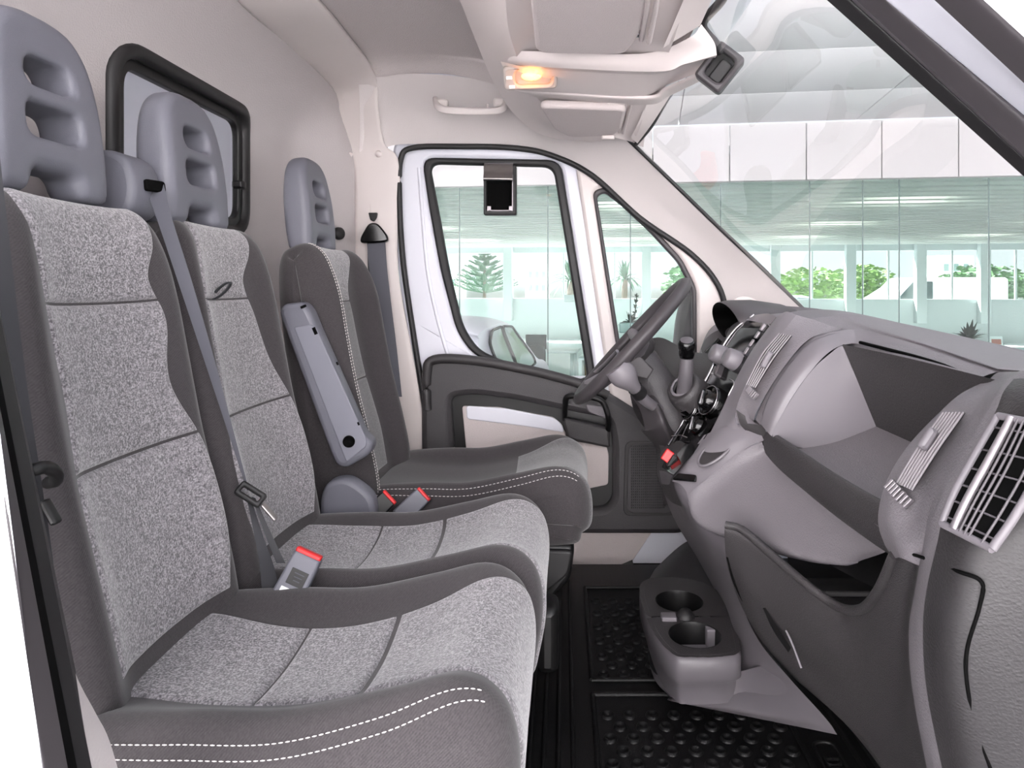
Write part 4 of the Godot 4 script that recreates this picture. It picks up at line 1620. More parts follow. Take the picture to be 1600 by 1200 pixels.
	for q in [[598, 787, 1.66, "black buckle with a red button beside the grey hinge cover"], [652, 782, 1.70, "grey buckle with a red button by the driver's cushion, right of the hinge cover"]]:
		bk = thing("belt_buckle", q[3], "buckle")
		bx = axes(at(q[0], q[1], q[2]), Vector3(0.1, 0.25, 1.0), Vector3(0.75, 0.75, 0))
		m = Mb.new()
		solid(m, round_poly([Vector2(-0.024, -0.06), Vector2(0.024, -0.06), Vector2(0.022, 0.02), Vector2(-0.022, 0.02)], 0.004), 0.024, 0.005, bx.translated_local(Vector3(0, 0, -0.02)))
		obj("body", m, M.grey if q[0] > 620 else M.black, bk)
		m = Mb.new()
		box(m, bx * Vector3(0, 0.021, -0.004), Vector3(0.042, 0.008, 0.016), 0.003, bx.basis)
		obj("release_button", m, M.red, bk)
	# driver's belt
	sb = thing("seat_belt", "grey driver's belt hanging from a black loop on the cream door pillar", "seat belt")
	m = Mb.new()
	ribbon(m, pts([[573, 376, 2.42], [577, 420, 2.41], [585, 470, 2.40], [592, 530, 2.39], [600, 620, 2.36]]), pts([[602, 376, 2.42], [605, 420, 2.42], [612, 480, 2.41], [620, 545, 2.41], [628, 620, 2.40]]))
	obj("webbing", m, M.webbing, sb)
	m = Mb.new()
	ribbon(m, pts([[574, 380, 2.435], [575, 430, 2.44], [577, 500, 2.44], [579, 600, 2.44]]), pts([[580, 380, 2.435], [588, 430, 2.44], [592, 500, 2.44], [596, 600, 2.44]]))
	obj("inner_webbing", m, M.webbing_dark, sb)
	m = Mb.new()
	var ax := axes(at(586, 366, 2.425), Vector3(0.1, 0.1, 1))
	solid(m, PackedVector2Array(cr([Vector2(-0.047, -0.020), Vector2(-0.035, 0.008), Vector2(-0.018, 0.034), Vector2(0.008, 0.036), Vector2(0.032, 0.012), Vector2(0.047, -0.014), Vector2(0.036, -0.030), Vector2(-0.036, -0.034)], 4, true)), 0.03, 0.006, ax.translated_local(Vector3(0, 0, -0.01)))
	obj("loop", m, M.gloss, sb)
	# near passenger's belt at the left
	sb = thing("seat_belt", "dark belt hanging straight down beside the nearest backrest, at the door seal", "seat belt")
	m = Mb.new()
	ribbon(m, pts([[-60, 150, 0.74], [-40, 300, 0.74], [-24, 440, 0.74], [-2, 600, 0.74], [28, 740, 0.74], [52, 880, 0.74]]), pts([[-10, 150, 0.765], [6, 300, 0.765], [22, 440, 0.765], [42, 600, 0.765], [63, 740, 0.765], [84, 880, 0.765]]))
	obj("webbing", m, M.webbing_dark, sb)
	m = Mb.new()
	tube(m, cr(pts([[30, 738, 0.72], [52, 734, 0.72], [72, 730, 0.73], [86, 738, 0.74], [88, 750, 0.75], [76, 754, 0.76]]), 5), 0.007, 10)
	obj("guide_hook", m, M.black, sb)
	m = Mb.new()
	box(m, at(79, 800, 0.76), Vector3(0.008, 0.03, 0.012), 0.003, Basis(Vector3(0, 0, 1), 0.5))
	obj("tongue", m, M.black, sb)


# ---------------------------------------------------------------- dashboard
func surf(called: String, material: Material, parent: Node, nets: Array, nu := 6, nv := 6) -> MeshInstance3D:
	var m := Mb.new()
	for net in nets:
		var rows := []
		for r in net:
			rows.append(r if r[0] is Vector3 else pts(r))
		patch(m, rows, nu, nv)
	return obj(called, m, material, parent)


func wrow(z: float, list: Array) -> Array:
	var o := []
	for p in list:
		o.append(W(p[0], p[1], z))
	return o


func ribs(parent: Node, called: String, a: Array, b: Array, n: int, r: float, material: Material):
	# n bars laid between two matching edge curves
	for i in n:
		var t := (i + 0.5) / n
		var path := []
		for j in a.size():
			path.append(a[j].lerp(b[j], t))
		var m := Mb.new()
		tube(m, cr(path, 4), r, 6)
		obj(called, m, material, parent)


func build_dash():
	var da := thing("dashboard", "dark grey plastic dashboard with open tray, vents and glove pocket under the windscreen", "dashboard")
	# top, from the driver's side to the passenger's end
	surf("top_cover", M.dash, da, [[
		wrow(-2.42, [[0.98, -0.16], [0.76, -0.10], [0.62, -0.10], [0.52, -0.14], [0.47, -0.25]]),
		wrow(-2.15, [[1.02, -0.15], [0.76, -0.085], [0.62, -0.085], [0.52, -0.12], [0.46, -0.22]]),
		wrow(-1.83, [[1.05, -0.14], [0.74, -0.062], [0.60, -0.066], [0.52, -0.074], [0.50, -0.085]]),
		wrow(-1.62, [[1.06, -0.14], [0.71, -0.066], [0.62, -0.068], [0.565, -0.076], [0.522, -0.086]])], [
		wrow(-1.62, [[1.06, -0.14], [0.71, -0.066], [0.62, -0.068], [0.565, -0.076], [0.522, -0.086]]),
		wrow(-1.50, [[1.06, -0.15], [0.71, -0.085], [0.645, -0.090], [0.62, -0.105], [0.605, -0.120]]),
		wrow(-1.25, [[1.05, -0.17], [0.70, -0.108], [0.66, -0.108], [0.635, -0.114], [0.61, -0.124]]),
		wrow(-1.02, [[1.03, -0.19], [0.68, -0.125], [0.65, -0.124], [0.635, -0.127], [0.615, -0.134]])], [
		wrow(-1.02, [[1.03, -0.19], [0.68, -0.125], [0.652, -0.124], [0.641, -0.127], [0.630, -0.137]]),
		wrow(-0.95, [[1.02, -0.20], [0.69, -0.125], [0.65, -0.116], [0.62, -0.117], [0.596, -0.130]]),
		wrow(-0.90, [[1.01, -0.20], [0.69, -0.122], [0.64, -0.108], [0.60, -0.108], [0.575, -0.122]]),
		wrow(-0.86, [[1.0, -0.21], [0.69, -0.12], [0.63, -0.102], [0.59, -0.102], [0.562, -0.115]]),
		wrow(-0.78, [[0.98, -0.24], [0.70, -0.13], [0.64, -0.10], [0.60, -0.10], [0.575, -0.110]]),
		wrow(-0.70, [[0.98, -0.24], [0.70, -0.14], [0.66, -0.11], [0.64, -0.11], [0.62, -0.120]])]], 8, 8)
	# raised ridges on the top
	var m := Mb.new()
	patch(m, [pts([[1205, 480, 2.02], [1225, 478, 1.98], [1300, 486, 1.80], [1395, 515, 1.52], [1440, 532, 1.42]]), pts([[1215, 486, 1.97], [1240, 485, 1.93], [1310, 494, 1.75], [1400, 524, 1.48], [1450, 540, 1.38]]), pts([[1240, 492, 1.85], [1265, 492, 1.80], [1325, 502, 1.68], [1410, 532, 1.44], [1455, 548, 1.35]])], 6, 4)
	obj("top_ridge", m, M.dash, da)
	m = Mb.new()
	solid(m, round_poly([at2(1405, 516, 1.7), at2(1430, 518, 1.7), at2(1456, 528, 1.7), at2(1456, 533, 1.7), at2(1430, 533, 1.7)], 0.006), 0.10, 0.004, Transform3D(Basis.IDENTITY, Vector3(0, EYE_Y, -1.75)))
	obj("top_flap", m, M.rubber, da)
	# instrument hood: an oval tube that opens towards the driver
	m = Mb.new()
	var hood := []
	var inside := []
	for k in [[0.470, -0.100, 1.0], [0.474, -0.100, 1.04], [0.50, -0.096, 1.05], [0.56, -0.092, 1.0], [0.64, -0.095, 0.85], [0.74, -0.115, 0.6]]:
		var r := PackedVector3Array()
		for i in 40:
			var a := TAU * i / 40
			r.append(W(k[0] - 0.018 * sin(a), k[1] + sin(a) * 0.058 * k[2], -1.99 + cos(a) * 0.16 * k[2]))
		hood.append(r)
	for k in [[0.470, -0.100, 1.0], [0.474, -0.100, 0.94], [0.54, -0.100, 0.88]]:
		var r := PackedVector3Array()
		for i in 40:
			var a := TAU * i / 40
			r.append(W(k[0] - 0.018 * sin(a), k[1] + sin(a) * 0.058 * k[2], -1.99 + cos(a) * 0.16 * k[2]))
		inside.append(r)
	grid(m, hood, true, null)
	obj("instrument_hood", m, M.rubber_grey, da)
	m = Mb.new()
	grid(m, inside, true, W(0.5, -0.1, -1.99))
	fan(m, Array(inside[2]), W(0, -0.1, -1.99))
	obj("instrument_face", m, M.deep, da)
	# dark lower dash behind the wheel
	surf("driver_panel", M.dash_dark, da, [[
		pts([[1010, 530, 2.35], [1035, 528, 2.3], [1070, 545, 2.15], [1105, 552, 2.0], [1150, 540, 1.86]]),
		pts([[985, 580, 2.33], [1020, 575, 2.25], [1055, 580, 2.05], [1090, 590, 1.92], [1118, 590, 1.85]]),
		pts([[990, 640, 2.32], [1006, 642, 2.2], [1035, 640, 2.02], [1062, 645, 1.9], [1085, 650, 1.84]]),
		pts([[1024, 700, 2.2], [1028, 700, 2.1], [1036, 700, 2.0], [1043, 702, 1.88], [1050, 705, 1.82]]),
		pts([[1038, 792, 2.1], [1043, 788, 2.05], [1050, 780, 1.98], [1058, 776, 1.86], [1062, 770, 1.80]])]], 6, 6)
	surf("driver_vent_pod", M.rubber_grey, da, [[pts([[1095, 545, 2.14], [1104, 528, 2.15], [1122, 516, 2.15], [1150, 510, 2.1]]), pts([[1098, 552, 2.1], [1112, 538, 2.08], [1132, 530, 2.06], [1160, 524, 1.98]]), pts([[1108, 560, 2.05], [1125, 556, 1.98], [1142, 552, 1.92], [1165, 540, 1.86]])]], 6, 6)
	var va := pts([[1122, 528, 2.06], [1110, 540, 2.06], [1100, 550, 2.06]])
	var vb := pts([[1128, 534, 2.04], [1120, 545, 2.03], [1112, 554, 2.03]])
	ribs(da, "vent_slat", va, vb, 4, 0.0022, M.gloss)
	# centre stack: dark fascia with silver edges
	var L := [[1176, 493, 1.84], [1150, 514, 1.83], [1128, 545, 1.83], [1108, 585, 1.82], [1086, 625, 1.81], [1066, 668, 1.79], [1048, 700, 1.76], [1034, 730, 1.72]]
	var R := [[1213, 496, 1.66], [1196, 518, 1.66], [1172, 552, 1.66], [1148, 596, 1.65], [1128, 640, 1.64], [1104, 680, 1.63], [1086, 706, 1.62], [1052, 742, 1.61]]
	var mid := []
	for i in L.size():
		mid.append([(L[i][0] + R[i][0]) / 2.0 - 2.0, (L[i][1] + R[i][1]) / 2.0 - 1.0, (L[i][2] + R[i][2]) / 2.0])
	surf("centre_fascia", M.gloss, da, [[pts(L), pts(mid), pts(R)]], 6, 4)
	m = Mb.new()
	tube(m, cr(pts([[1178, 492, 1.835], [1150, 513, 1.825], [1128, 544, 1.825], [1108, 584, 1.815], [1086, 624, 1.80], [1062, 668, 1.785], [1044, 696, 1.755]]), 5), 0.0035, 6)
	tube(m, cr(pts([[1112, 583, 1.81], [1130, 590, 1.73], [1147, 597, 1.65], [1138, 618, 1.645]]), 4), 0.0022, 6)
	tube(m, cr(pts([[1050, 681, 1.78], [1062, 680, 1.72], [1074, 684, 1.70]]), 4), 0.0022, 6)
	obj("bright_trim", m, M.chrome, da)
	# screen and radio keys
	surf("radio_screen", M.car_glass_solid, da, [[pts([[1172, 506, 1.80], [1156, 520, 1.80], [1142, 545, 1.795]]), pts([[1186, 508, 1.745], [1170, 525, 1.745], [1152, 552, 1.74]])]], 6, 4)
	m = Mb.new()
	patch(m, [pts([[1178, 512, 1.765], [1160, 530, 1.76], [1146, 556, 1.755]]), pts([[1182, 514, 1.75], [1166, 533, 1.745], [1150, 558, 1.74]])], 5, 3)
	obj("screen_bar", m, M.red_dark, da)
	for i in 5:
		m = Mb.new()
		var t := i / 4.0
		box(m, at(lerpf(1193, 1160, t), lerpf(512, 562, t), 1.685), Vector3(0.020, 0.013, 0.012), 0.003, Basis(Vector3(0, 0, 1), 1.0))
		obj("radio_key", m, M.silver, da)
	m = Mb.new()
	patch(m, [pts([[1180, 492, 1.82], [1200, 490, 1.72], [1214, 495, 1.66]]), pts([[1166, 500, 1.815], [1186, 504, 1.73], [1202, 510, 1.66]])], 4, 3)
	obj("stack_crown", m, M.silver, da)
	# rotary knobs
	for k in [[1124, 556, 1.80, 0.026, 0.034], [1146, 564, 1.70, 0.026, 0.034]]:
		m = Mb.new()
		lathe(m, [Vector2(0, 0.0), Vector2(k[3] * 1.0, 0.0), Vector2(k[3] * 1.05, 0.008), Vector2(k[3] * 0.9, k[4]), Vector2(k[3] * 0.75, k[4] + 0.004), Vector2(0, k[4] + 0.005)], y_axes(at(k[0] + 8, k[1] + 2, k[2]), Vector3(-0.88, 0.42, 0.15)), 26)
		obj("radio_knob", m, M.dash_smooth, da)
	m = Mb.new()
	box(m, at(1126, 581, 1.745), Vector3(0.034, 0.03, 0.012), 0.005, Basis(Vector3(0, 0, 1), 1.05) * Basis(Vector3(0, 1, 0), 0.5))
	obj("hazard_switch", m, M.rubber_grey, da)
	for k in [[1112, 628, 1.70, 0.040], [1082, 640, 1.775, 0.034], [1096, 668, 1.71, 0.038]]:
		m = Mb.new()
		var kx := y_axes(at(k[0], k[1], k[2]), Vector3(-0.86, 0.42, 0.28))
		lathe(m, [Vector2(0, -0.01), Vector2(k[3], -0.01), Vector2(k[3], 0.006), Vector2(k[3] * 0.9, 0.012), Vector2(k[3] * 0.62, 0.012), Vector2(k[3] * 0.58, 0.026), Vector2(0, 0.028)], kx, 28)
		obj("climate_knob", m, M.gloss, da)
		m = Mb.new()
		var cc := []
		for i in 28:
			cc.append(kx * Vector3(cos(TAU * i / 28) * k[3] * 0.93, 0.012, sin(TAU * i / 28) * k[3] * 0.93))
		tube(m, cc, 0.0018, 6, true)
		box(m, kx * Vector3(0, 0.03, 0), Vector3(k[3] * 0.9, 0.008, 0.006), 0.002, kx.basis)
		obj("knob_ring", m, M.chrome, da)
	# grey surround of the stack on the near side
	surf("stack_side", M.dash_smooth, da, [[
		pts([[1213, 496, 1.66], [1196, 518, 1.66], [1172, 552, 1.66], [1148, 596, 1.65], [1128, 640, 1.64], [1108, 680, 1.63], [1100, 700, 1.60]]),
		pts([[1228, 487, 1.63], [1210, 514, 1.615], [1184, 552, 1.605], [1158, 598, 1.60], [1142, 640, 1.60], [1128, 676, 1.59], [1118, 695, 1.58]]),
		pts([[1244, 492, 1.60], [1222, 520, 1.58], [1194, 556, 1.57], [1165, 602, 1.57], [1150, 640, 1.57], [1152, 662, 1.56], [1160, 672, 1.55]])]], 6, 6)
	# centre vent panel
	surf("vent_panel", M.dash, da, [[
		pts([[1244, 492, 1.60], [1222, 520, 1.58], [1194, 556, 1.57], [1165, 602, 1.57], [1150, 640, 1.57], [1152, 662, 1.56]]),
		pts([[1272, 500, 1.58], [1238, 524, 1.56], [1208, 562, 1.55], [1180, 612, 1.54], [1168, 645, 1.54], [1172, 662, 1.53]]),
		pts([[1312, 514, 1.53], [1264, 530, 1.53], [1226, 572, 1.52], [1196, 618, 1.51], [1178, 655, 1.51], [1186, 664, 1.51]])]], 6, 6)
	var a1 := pts([[1219, 523, 1.545], [1192, 556, 1.535], [1168, 603, 1.53]])
	var b1 := pts([[1240, 527, 1.515], [1213, 562, 1.505], [1184, 608, 1.50]])
	for i in 3:
		a1[i] += Vector3(-0.5, 0.3, 0.6) * 0.010
		b1[i] += Vector3(-0.5, 0.3, 0.6) * 0.010
	surf("vent_well", M.deep, da, [[a1, b1]], 6, 2)
	for i in 3:
		a1[i] += Vector3(-0.5, 0.3, 0.6) * 0.003
		b1[i] += Vector3(-0.5, 0.3, 0.6) * 0.003
	ribs(da, "vent_slat", a1, b1, 6, 0.0018, M.vent)
	m = Mb.new()
	box(m, at(1198, 562, 1.505), Vector3(0.042, 0.014, 0.012), 0.005, Basis(Vector3(0, 0, 1), 1.08))
	obj("vent_tab", m, M.dash_smooth, da)
	thumb_wheel(da, at(1175, 613, 1.515), Vector3(-0.8, 0.45, 0.3))
	# arch round the tray
	var c1 := [[1526, 577, 1.08], [1440, 541, 1.26], [1352, 517, 1.46], [1312, 517, 1.50], [1268, 533, 1.50], [1230, 574, 1.50], [1200, 622, 1.50], [1188, 662, 1.50]]
	var c2 := [[1532, 586, 1.05], [1444, 552, 1.22], [1355, 528, 1.43], [1318, 528, 1.47], [1282, 544, 1.465], [1246, 584, 1.46], [1216, 630, 1.46], [1199, 675, 1.465]]
	var c3 := [[1540, 597, 1.03], [1446, 566, 1.19], [1352, 540, 1.41], [1322, 538, 1.45], [1292, 553, 1.45], [1256, 594, 1.45], [1226, 640, 1.45], [1206, 682, 1.455]]
	surf("tray_arch", M.dash_smooth, da, [[pts(c1), pts(c2), pts(c3)]], 6, 4)
	surf("arch_side", M.dash, da, [[
		pts([[1316, 512, 1.54], [1268, 528, 1.54], [1226, 572, 1.53], [1196, 618, 1.52], [1180, 655, 1.52]]),
		pts([[1314, 518, 1.495], [1268, 534, 1.495], [1230, 575, 1.495], [1200, 623, 1.495], [1188, 664, 1.495]])]], 6, 3)
	m = Mb.new()
	tube(m, cr(pts([[1344, 535, 1.415], [1440, 560, 1.195], [1522, 588, 1.045]]), 6), 0.0035, 6)
	obj("arch_slot", m, M.deep, da)
	surf("arch_base", M.dash_dark, da, [[pts([[1150, 640, 1.56], [1168, 652, 1.54], [1190, 660, 1.51]]), pts([[1156, 662, 1.55], [1172, 670, 1.53], [1198, 678, 1.50]]), pts([[1166, 674, 1.54], [1180, 684, 1.53], [1200, 704, 1.50]])]], 4, 4)
	# tray
	var Ta := W(0.585, -0.118, -1.44)
	var Tb := W(0.655, -0.29, -1.44)
	var Tc := W(0.46, -0.335, -1.455)
	var Td := W(0.455, -0.285, -1.455)
	var tl := [pts([[1306, 545, 1.45], [1313, 541, 1.45], [1317, 541, 1.45]]), [at(1272, 575, 1.45), at(1308, 590, 1.445), W(0.61, -0.18, -1.44)], [at(1240, 618, 1.45), at(1296, 645, 1.445), W(0.636, -0.24, -1.44)], [at(1208, 676, 1.45), at(1286, 702, 1.445), W(0.655, -0.29, -1.44)], [Tc, W(0.55, -0.335, -1.445), W(0.655, -0.295, -1.44)]]
	surf("tray_side", M.dash_smooth, da, [tl], 6, 6)
	surf("tray_back", M.dash_dark, da, [[[W(0.585, -0.118, -1.44), W(0.60, -0.122, -1.2), W(0.615, -0.132, -0.92)], [W(0.62, -0.205, -1.44), W(0.635, -0.21, -1.2), W(0.64, -0.215, -0.92)], [W(0.655, -0.29, -1.44), W(0.665, -0.295, -1.2), W(0.665, -0.30, -0.92)]]], 6, 6)  # darker material puts the shade of the recess into its back wall
	surf("tray_floor", M.dash, da, [[[W(0.655, -0.29, -1.44), W(0.665, -0.295, -1.2), W(0.665, -0.30, -0.92)], [W(0.56, -0.325, -1.44), W(0.56, -0.33, -1.2), W(0.56, -0.335, -0.92)], [W(0.46, -0.345, -1.455), W(0.46, -0.345, -1.2), W(0.46, -0.35, -0.92)]]], 6, 6)
	# rolled lip in front of the tray
	var lip := []
	for q in [[0.485, -0.345], [0.463, -0.322], [0.452, -0.310], [0.440, -0.318], [0.437, -0.345], [0.446, -0.372], [0.462, -0.39], [0.475, -0.395]]:
		lip.append([W(q[0], q[1], -1.50), W(q[0] + 0.002, q[1], -1.36), W(q[0] + 0.008, q[1] - 0.004, -1.2), W(q[0] + 0.02, q[1] - 0.006, -1.05), W(q[0] + 0.034, q[1] - 0.004, -0.92)])
	surf("tray_lip", M.dash_dark, da, [lip], 5, 5)
	# knee panel below the lip
	surf("knee_panel", M.dash, da, [[
		pts([[1190, 690, 1.50], [1200, 708, 1.495], [1250, 742, 1.37], [1310, 786, 1.22], [1360, 824, 1.10], [1400, 852, 1.03]]),
		pts([[1150, 710, 1.53], [1168, 735, 1.50], [1225, 770, 1.38], [1288, 808, 1.24], [1344, 838, 1.12], [1388, 858, 1.03]]),
		pts([[1108, 745, 1.55], [1120, 775, 1.52], [1190, 810, 1.39], [1264, 838, 1.25], [1330, 854, 1.13], [1380, 864, 1.035]]),
		pts([[1075, 775, 1.56], [1090, 815, 1.52], [1165, 845, 1.40], [1245, 868, 1.26], [1310, 880, 1.15], [1345, 876, 1.06]]),
		pts([[1080, 800, 1.56], [1110, 830, 1.54], [1180, 856, 1.43], [1255, 876, 1.30], [1315, 884, 1.19], [1340, 880, 1.10]])]], 6, 6)
	# console top with cup recess
	surf("console_top", M.dash_smooth, da, [[
		pts([[1100, 680, 1.64], [1076, 712, 1.64], [1055, 742, 1.63], [1050, 752, 1.62]]),
		pts([[1140, 664, 1.58], [1098, 700, 1.60], [1072, 735, 1.60], [1062, 756, 1.60]]),
		pts([[1180, 668, 1.53], [1140, 692, 1.55], [1100, 732, 1.57], [1072, 768, 1.58]]),
		pts([[1194, 688, 1.50], [1160, 705, 1.53], [1112, 748, 1.55], [1075, 782, 1.57]])]], 6, 6)
	m = Mb.new()
	var cup := []
	var cupi := []
	var cx := axes(at(1125, 700, 1.575), Vector3(-0.55, 0.75, 0.36), Vector3(0.78, 0.55, -0.2))
	for i in 32:
		var a := TAU * i / 32
		cup.append(cx * Vector3(0.030 * cos(a), 0.062 * sin(a), 0.004))
	tube(m, cup, 0.0035, 6, true)
	obj("cup_rim", m, M.dash_smooth, da)
	m = Mb.new()
	var rows := []
	for k in [[1.0, 0.005], [0.96, -0.004], [0.9, -0.02]]:
		var r := PackedVector3Array()
		for i in 32:
			var a := TAU * i / 32
			r.append(cx * Vector3(0.030 * cos(a) * k[0], 0.062 * sin(a) * k[0], k[1]))
		rows.append(r)
	fan(m, Array(rows[0]))
	obj("cup_recess", m, M.dash_dark, da)
	# lower tip of the console: red switch and socket
	surf("console_nose", M.dash_dark, da, [[
		pts([[1048, 690, 1.80], [1032, 708, 1.80], [1026, 730, 1.79], [1030, 752, 1.78], [1040, 775, 1.74]]),
		pts([[1066, 690, 1.72], [1050, 712, 1.71], [1042, 735, 1.70], [1043, 758, 1.68], [1050, 785, 1.66]]),
		pts([[1082, 706, 1.64], [1066, 728, 1.63], [1052, 748, 1.62], [1055, 768, 1.61], [1066, 792, 1.59]])]], 6, 6)
	m = Mb.new()
	box(m, at(1043, 712, 1.695), Vector3(0.030, 0.022, 0.012), 0.003, Basis(Vector3(0, 0, 1), 0.98) * Basis(Vector3(1, 0, 0), -0.2))
	obj("red_switch", m, M.red, da)
	m = Mb.new()
	box(m, at(1052, 722, 1.68), Vector3(0.032, 0.02, 0.012), 0.003, Basis(Vector3(0, 0, 1), 0.98))
	obj("socket_switch", m, M.rubber, da)
	m = Mb.new()
	solid(m, round_poly([Vector2(-0.03, -0.012), Vector2(0.03, -0.006), Vector2(0.026, 0.010), Vector2(-0.02, 0.006)], 0.005), 0.008, 0.003, axes(at(1072, 747, 1.585), Vector3(-0.5, 0.6, 0.6)))
	obj("coin_slot", m, M.gloss, da)
	# lower console, from the knee panel down to the floor
	surf("lower_console", M.dash_low, da, [[
		pts([[1030, 748, 1.80], [1048, 772, 1.68], [1066, 784, 1.60], [1096, 812, 1.55], [1142, 846, 1.48]]),
		pts([[1052, 808, 1.78], [1074, 822, 1.64], [1096, 838, 1.56], [1122, 860, 1.50], [1146, 880, 1.44]]),
		pts([[1094, 880, 1.80], [1104, 884, 1.68], [1120, 895, 1.56], [1140, 915, 1.48], [1156, 935, 1.43]]),
		pts([[1130, 950, 1.80], [1136, 955, 1.68], [1142, 965, 1.56], [1160, 980, 1.47], [1185, 1000, 1.40]]),
		pts([[1146, 1010, 1.72], [1146, 1020, 1.62], [1150, 1030, 1.53], [1185, 1045, 1.44], [1232, 1058, 1.34]]),
		pts([[1050, 1085, 1.60], [1060, 1088, 1.54], [1120, 1098, 1.47], [1200, 1110, 1.38], [1290, 1122, 1.26]]),
		pts([[1050, 1094, 1.60], [1070, 1100, 1.54], [1140, 1114, 1.47], [1220, 1130, 1.37], [1308, 1148, 1.24]])]], 6, 6)
	surf("console_chin", M.dash_low, da, [[
		pts([[1030, 735, 1.74], [1042, 738, 1.66], [1062, 752, 1.61], [1084, 776, 1.575]]),
		pts([[1034, 756, 1.75], [1047, 766, 1.67], [1062, 778, 1.60], [1084, 796, 1.555]]),
		pts([[1048, 790, 1.76], [1060, 800, 1.68], [1074, 808, 1.60], [1096, 824, 1.55]])]], 6, 6)
	surf("console_flank", M.dash_dark, da, [[pts([[1030, 748, 1.80], [1052, 808, 1.78], [1094, 880, 1.80], [1130, 950, 1.80], [1146, 1010, 1.72], [1050, 1090, 1.60]]), [W(0.5, -0.5, -1.86), W(0.5, -0.55, -1.86), W(0.5, -0.65, -1.88), W(0.55, -0.75, -1.88), W(0.6, -0.85, -1.86), W(0.5, -0.95, -1.75)]]], 4, 3)
	surf("console_foot", M.dash_low, da, [[
		pts([[1012, 990, 1.74], [1016, 1040, 1.60], [1040, 1060, 1.52], [1090, 1066, 1.48], [1146, 1052, 1.47], [1190, 1040, 1.43]]),
		pts([[1014, 1020, 1.74], [1024, 1064, 1.60], [1050, 1078, 1.52], [1100, 1085, 1.48], [1160, 1076, 1.45], [1230, 1070, 1.35]]),
		pts([[1030, 1060, 1.74], [1044, 1086, 1.60], [1070, 1096, 1.53], [1130, 1108, 1.48], [1210, 1126, 1.38], [1308, 1147, 1.25]])]], 6, 6)
	# glove pocket: hollow, floor and moulded front
	surf("pocket_inside", M.black, da, [[[W(0.42, -0.50, -1.45), W(0.46, -0.48, -1.2), W(0.50, -0.45, -0.95)], [W(0.62, -0.46, -1.45), W(0.62, -0.45, -1.2), W(0.62, -0.44, -0.95)], [W(0.63, -0.62, -1.45), W(0.63, -0.60, -1.2), W(0.63, -0.58, -0.95)], [W(0.54, -0.66, -1.38), W(0.55, -0.62, -1.15), W(0.55, -0.60, -0.95)]]], 4, 3)
	m = Mb.new()
	box(m, at(1310, 918, 1.25), Vector3(0.16, 0.012, 0.06), 0.004)
	box(m, at(1322, 938, 1.22), Vector3(0.10, 0.008, 0.05), 0.003)
	obj("pocket_shelf", m, M.rubber, da)
	var edge := [[1134, 820, 1.36], [1160, 828, 1.34], [1205, 866, 1.28], [1262, 915, 1.20], [1310, 948, 1.14], [1345, 952, 1.06], [1372, 925, 0.99], [1398, 868, 0.94]]
	var e2 := [[1132, 836, 1.36], [1162, 850, 1.33], [1212, 895, 1.27], [1268, 940, 1.19], [1318, 972, 1.12], [1356, 972, 1.04], [1384, 940, 0.97], [1412, 862, 0.915]]
	var e3 := [[1138, 890, 1.38], [1165, 920, 1.34], [1222, 965, 1.27], [1285, 1000, 1.175], [1340, 1020, 1.09], [1378, 1012, 1.01], [1404, 970, 0.95], [1440, 848, 0.88]]
	var e4 := [[1165, 960, 1.40], [1190, 985, 1.36], [1240, 1020, 1.29], [1305, 1055, 1.18], [1355, 1070, 1.08], [1390, 1060, 1.0], [1410, 1010, 0.94], [1430, 920, 0.865]]
	var e5 := [[1215, 1035, 1.40], [1235, 1050, 1.35], [1280, 1085, 1.26], [1335, 1120, 1.14], [1372, 1130, 1.06], [1402, 1115, 0.985], [1416, 1070, 0.93], [1420, 985, 0.858]]
	var e6 := [[1318, 1128, 1.26], [1326, 1135, 1.22], [1352, 1165, 1.14], [1388, 1210, 1.03], [1405, 1220, 0.98], [1420, 1200, 0.93], [1424, 1150, 0.90], [1426, 1080, 0.85]]
	var e7 := [[1400, 1230, 1.18], [1405, 1240, 1.14], [1420, 1260, 1.08], [1440, 1290, 0.98], [1448, 1300, 0.94], [1452, 1290, 0.90], [1455, 1260, 0.88], [1452, 1220, 0.84]]
	surf("glove_front", M.dash_dark, da, [[pts(edge), pts(e2), pts(e3), pts(e4), pts(e5), pts(e6), pts(e7)]], 6, 6)
	var lipm := Mb.new()
	tube(lipm, cr(pts(edge), 6), 0.008, 8)
	obj("pocket_lip", lipm, M.dash_dark, da)
	m = Mb.new()
	tube(m, cr(pts([[1137, 870, 1.37], [1150, 915, 1.375], [1180, 970, 1.385], [1225, 1035, 1.375], [1275, 1085, 1.32], [1322, 1128, 1.255]]), 5), 0.0035, 6)
	obj("pocket_seam", m, M.deep, da)
	surf("glove_handle", M.black, da, [[pts([[1192, 950, 1.31], [1208, 985, 1.29], [1232, 1020, 1.26]]), pts([[1196, 950, 1.303], [1216, 982, 1.28], [1236, 1012, 1.25]])]], 5, 3)
	m = Mb.new()
	tube(m, cr(pts([[1228, 985, 1.265], [1238, 1006, 1.25], [1252, 1044, 1.225]]), 5), 0.0022, 6)
	obj("handle_edge", m, M.dash_smooth, da)
	# passenger vent column between the tray and the end of the dash
	var p0 := [[1545, 593, 1.02], [1500, 616, 1.0], [1462, 650, 0.99], [1424, 690, 0.985], [1396, 730, 0.98], [1378, 772, 0.975], [1372, 815, 0.97], [1382, 850, 0.965], [1396, 872, 0.955]]
	var p1 := [[1548, 596, 0.99], [1508, 620, 0.965], [1476, 648, 0.955], [1440, 690, 0.945], [1410, 738, 0.94], [1394, 780, 0.935], [1386, 820, 0.93], [1392, 850, 0.93], [1400, 872, 0.93]]
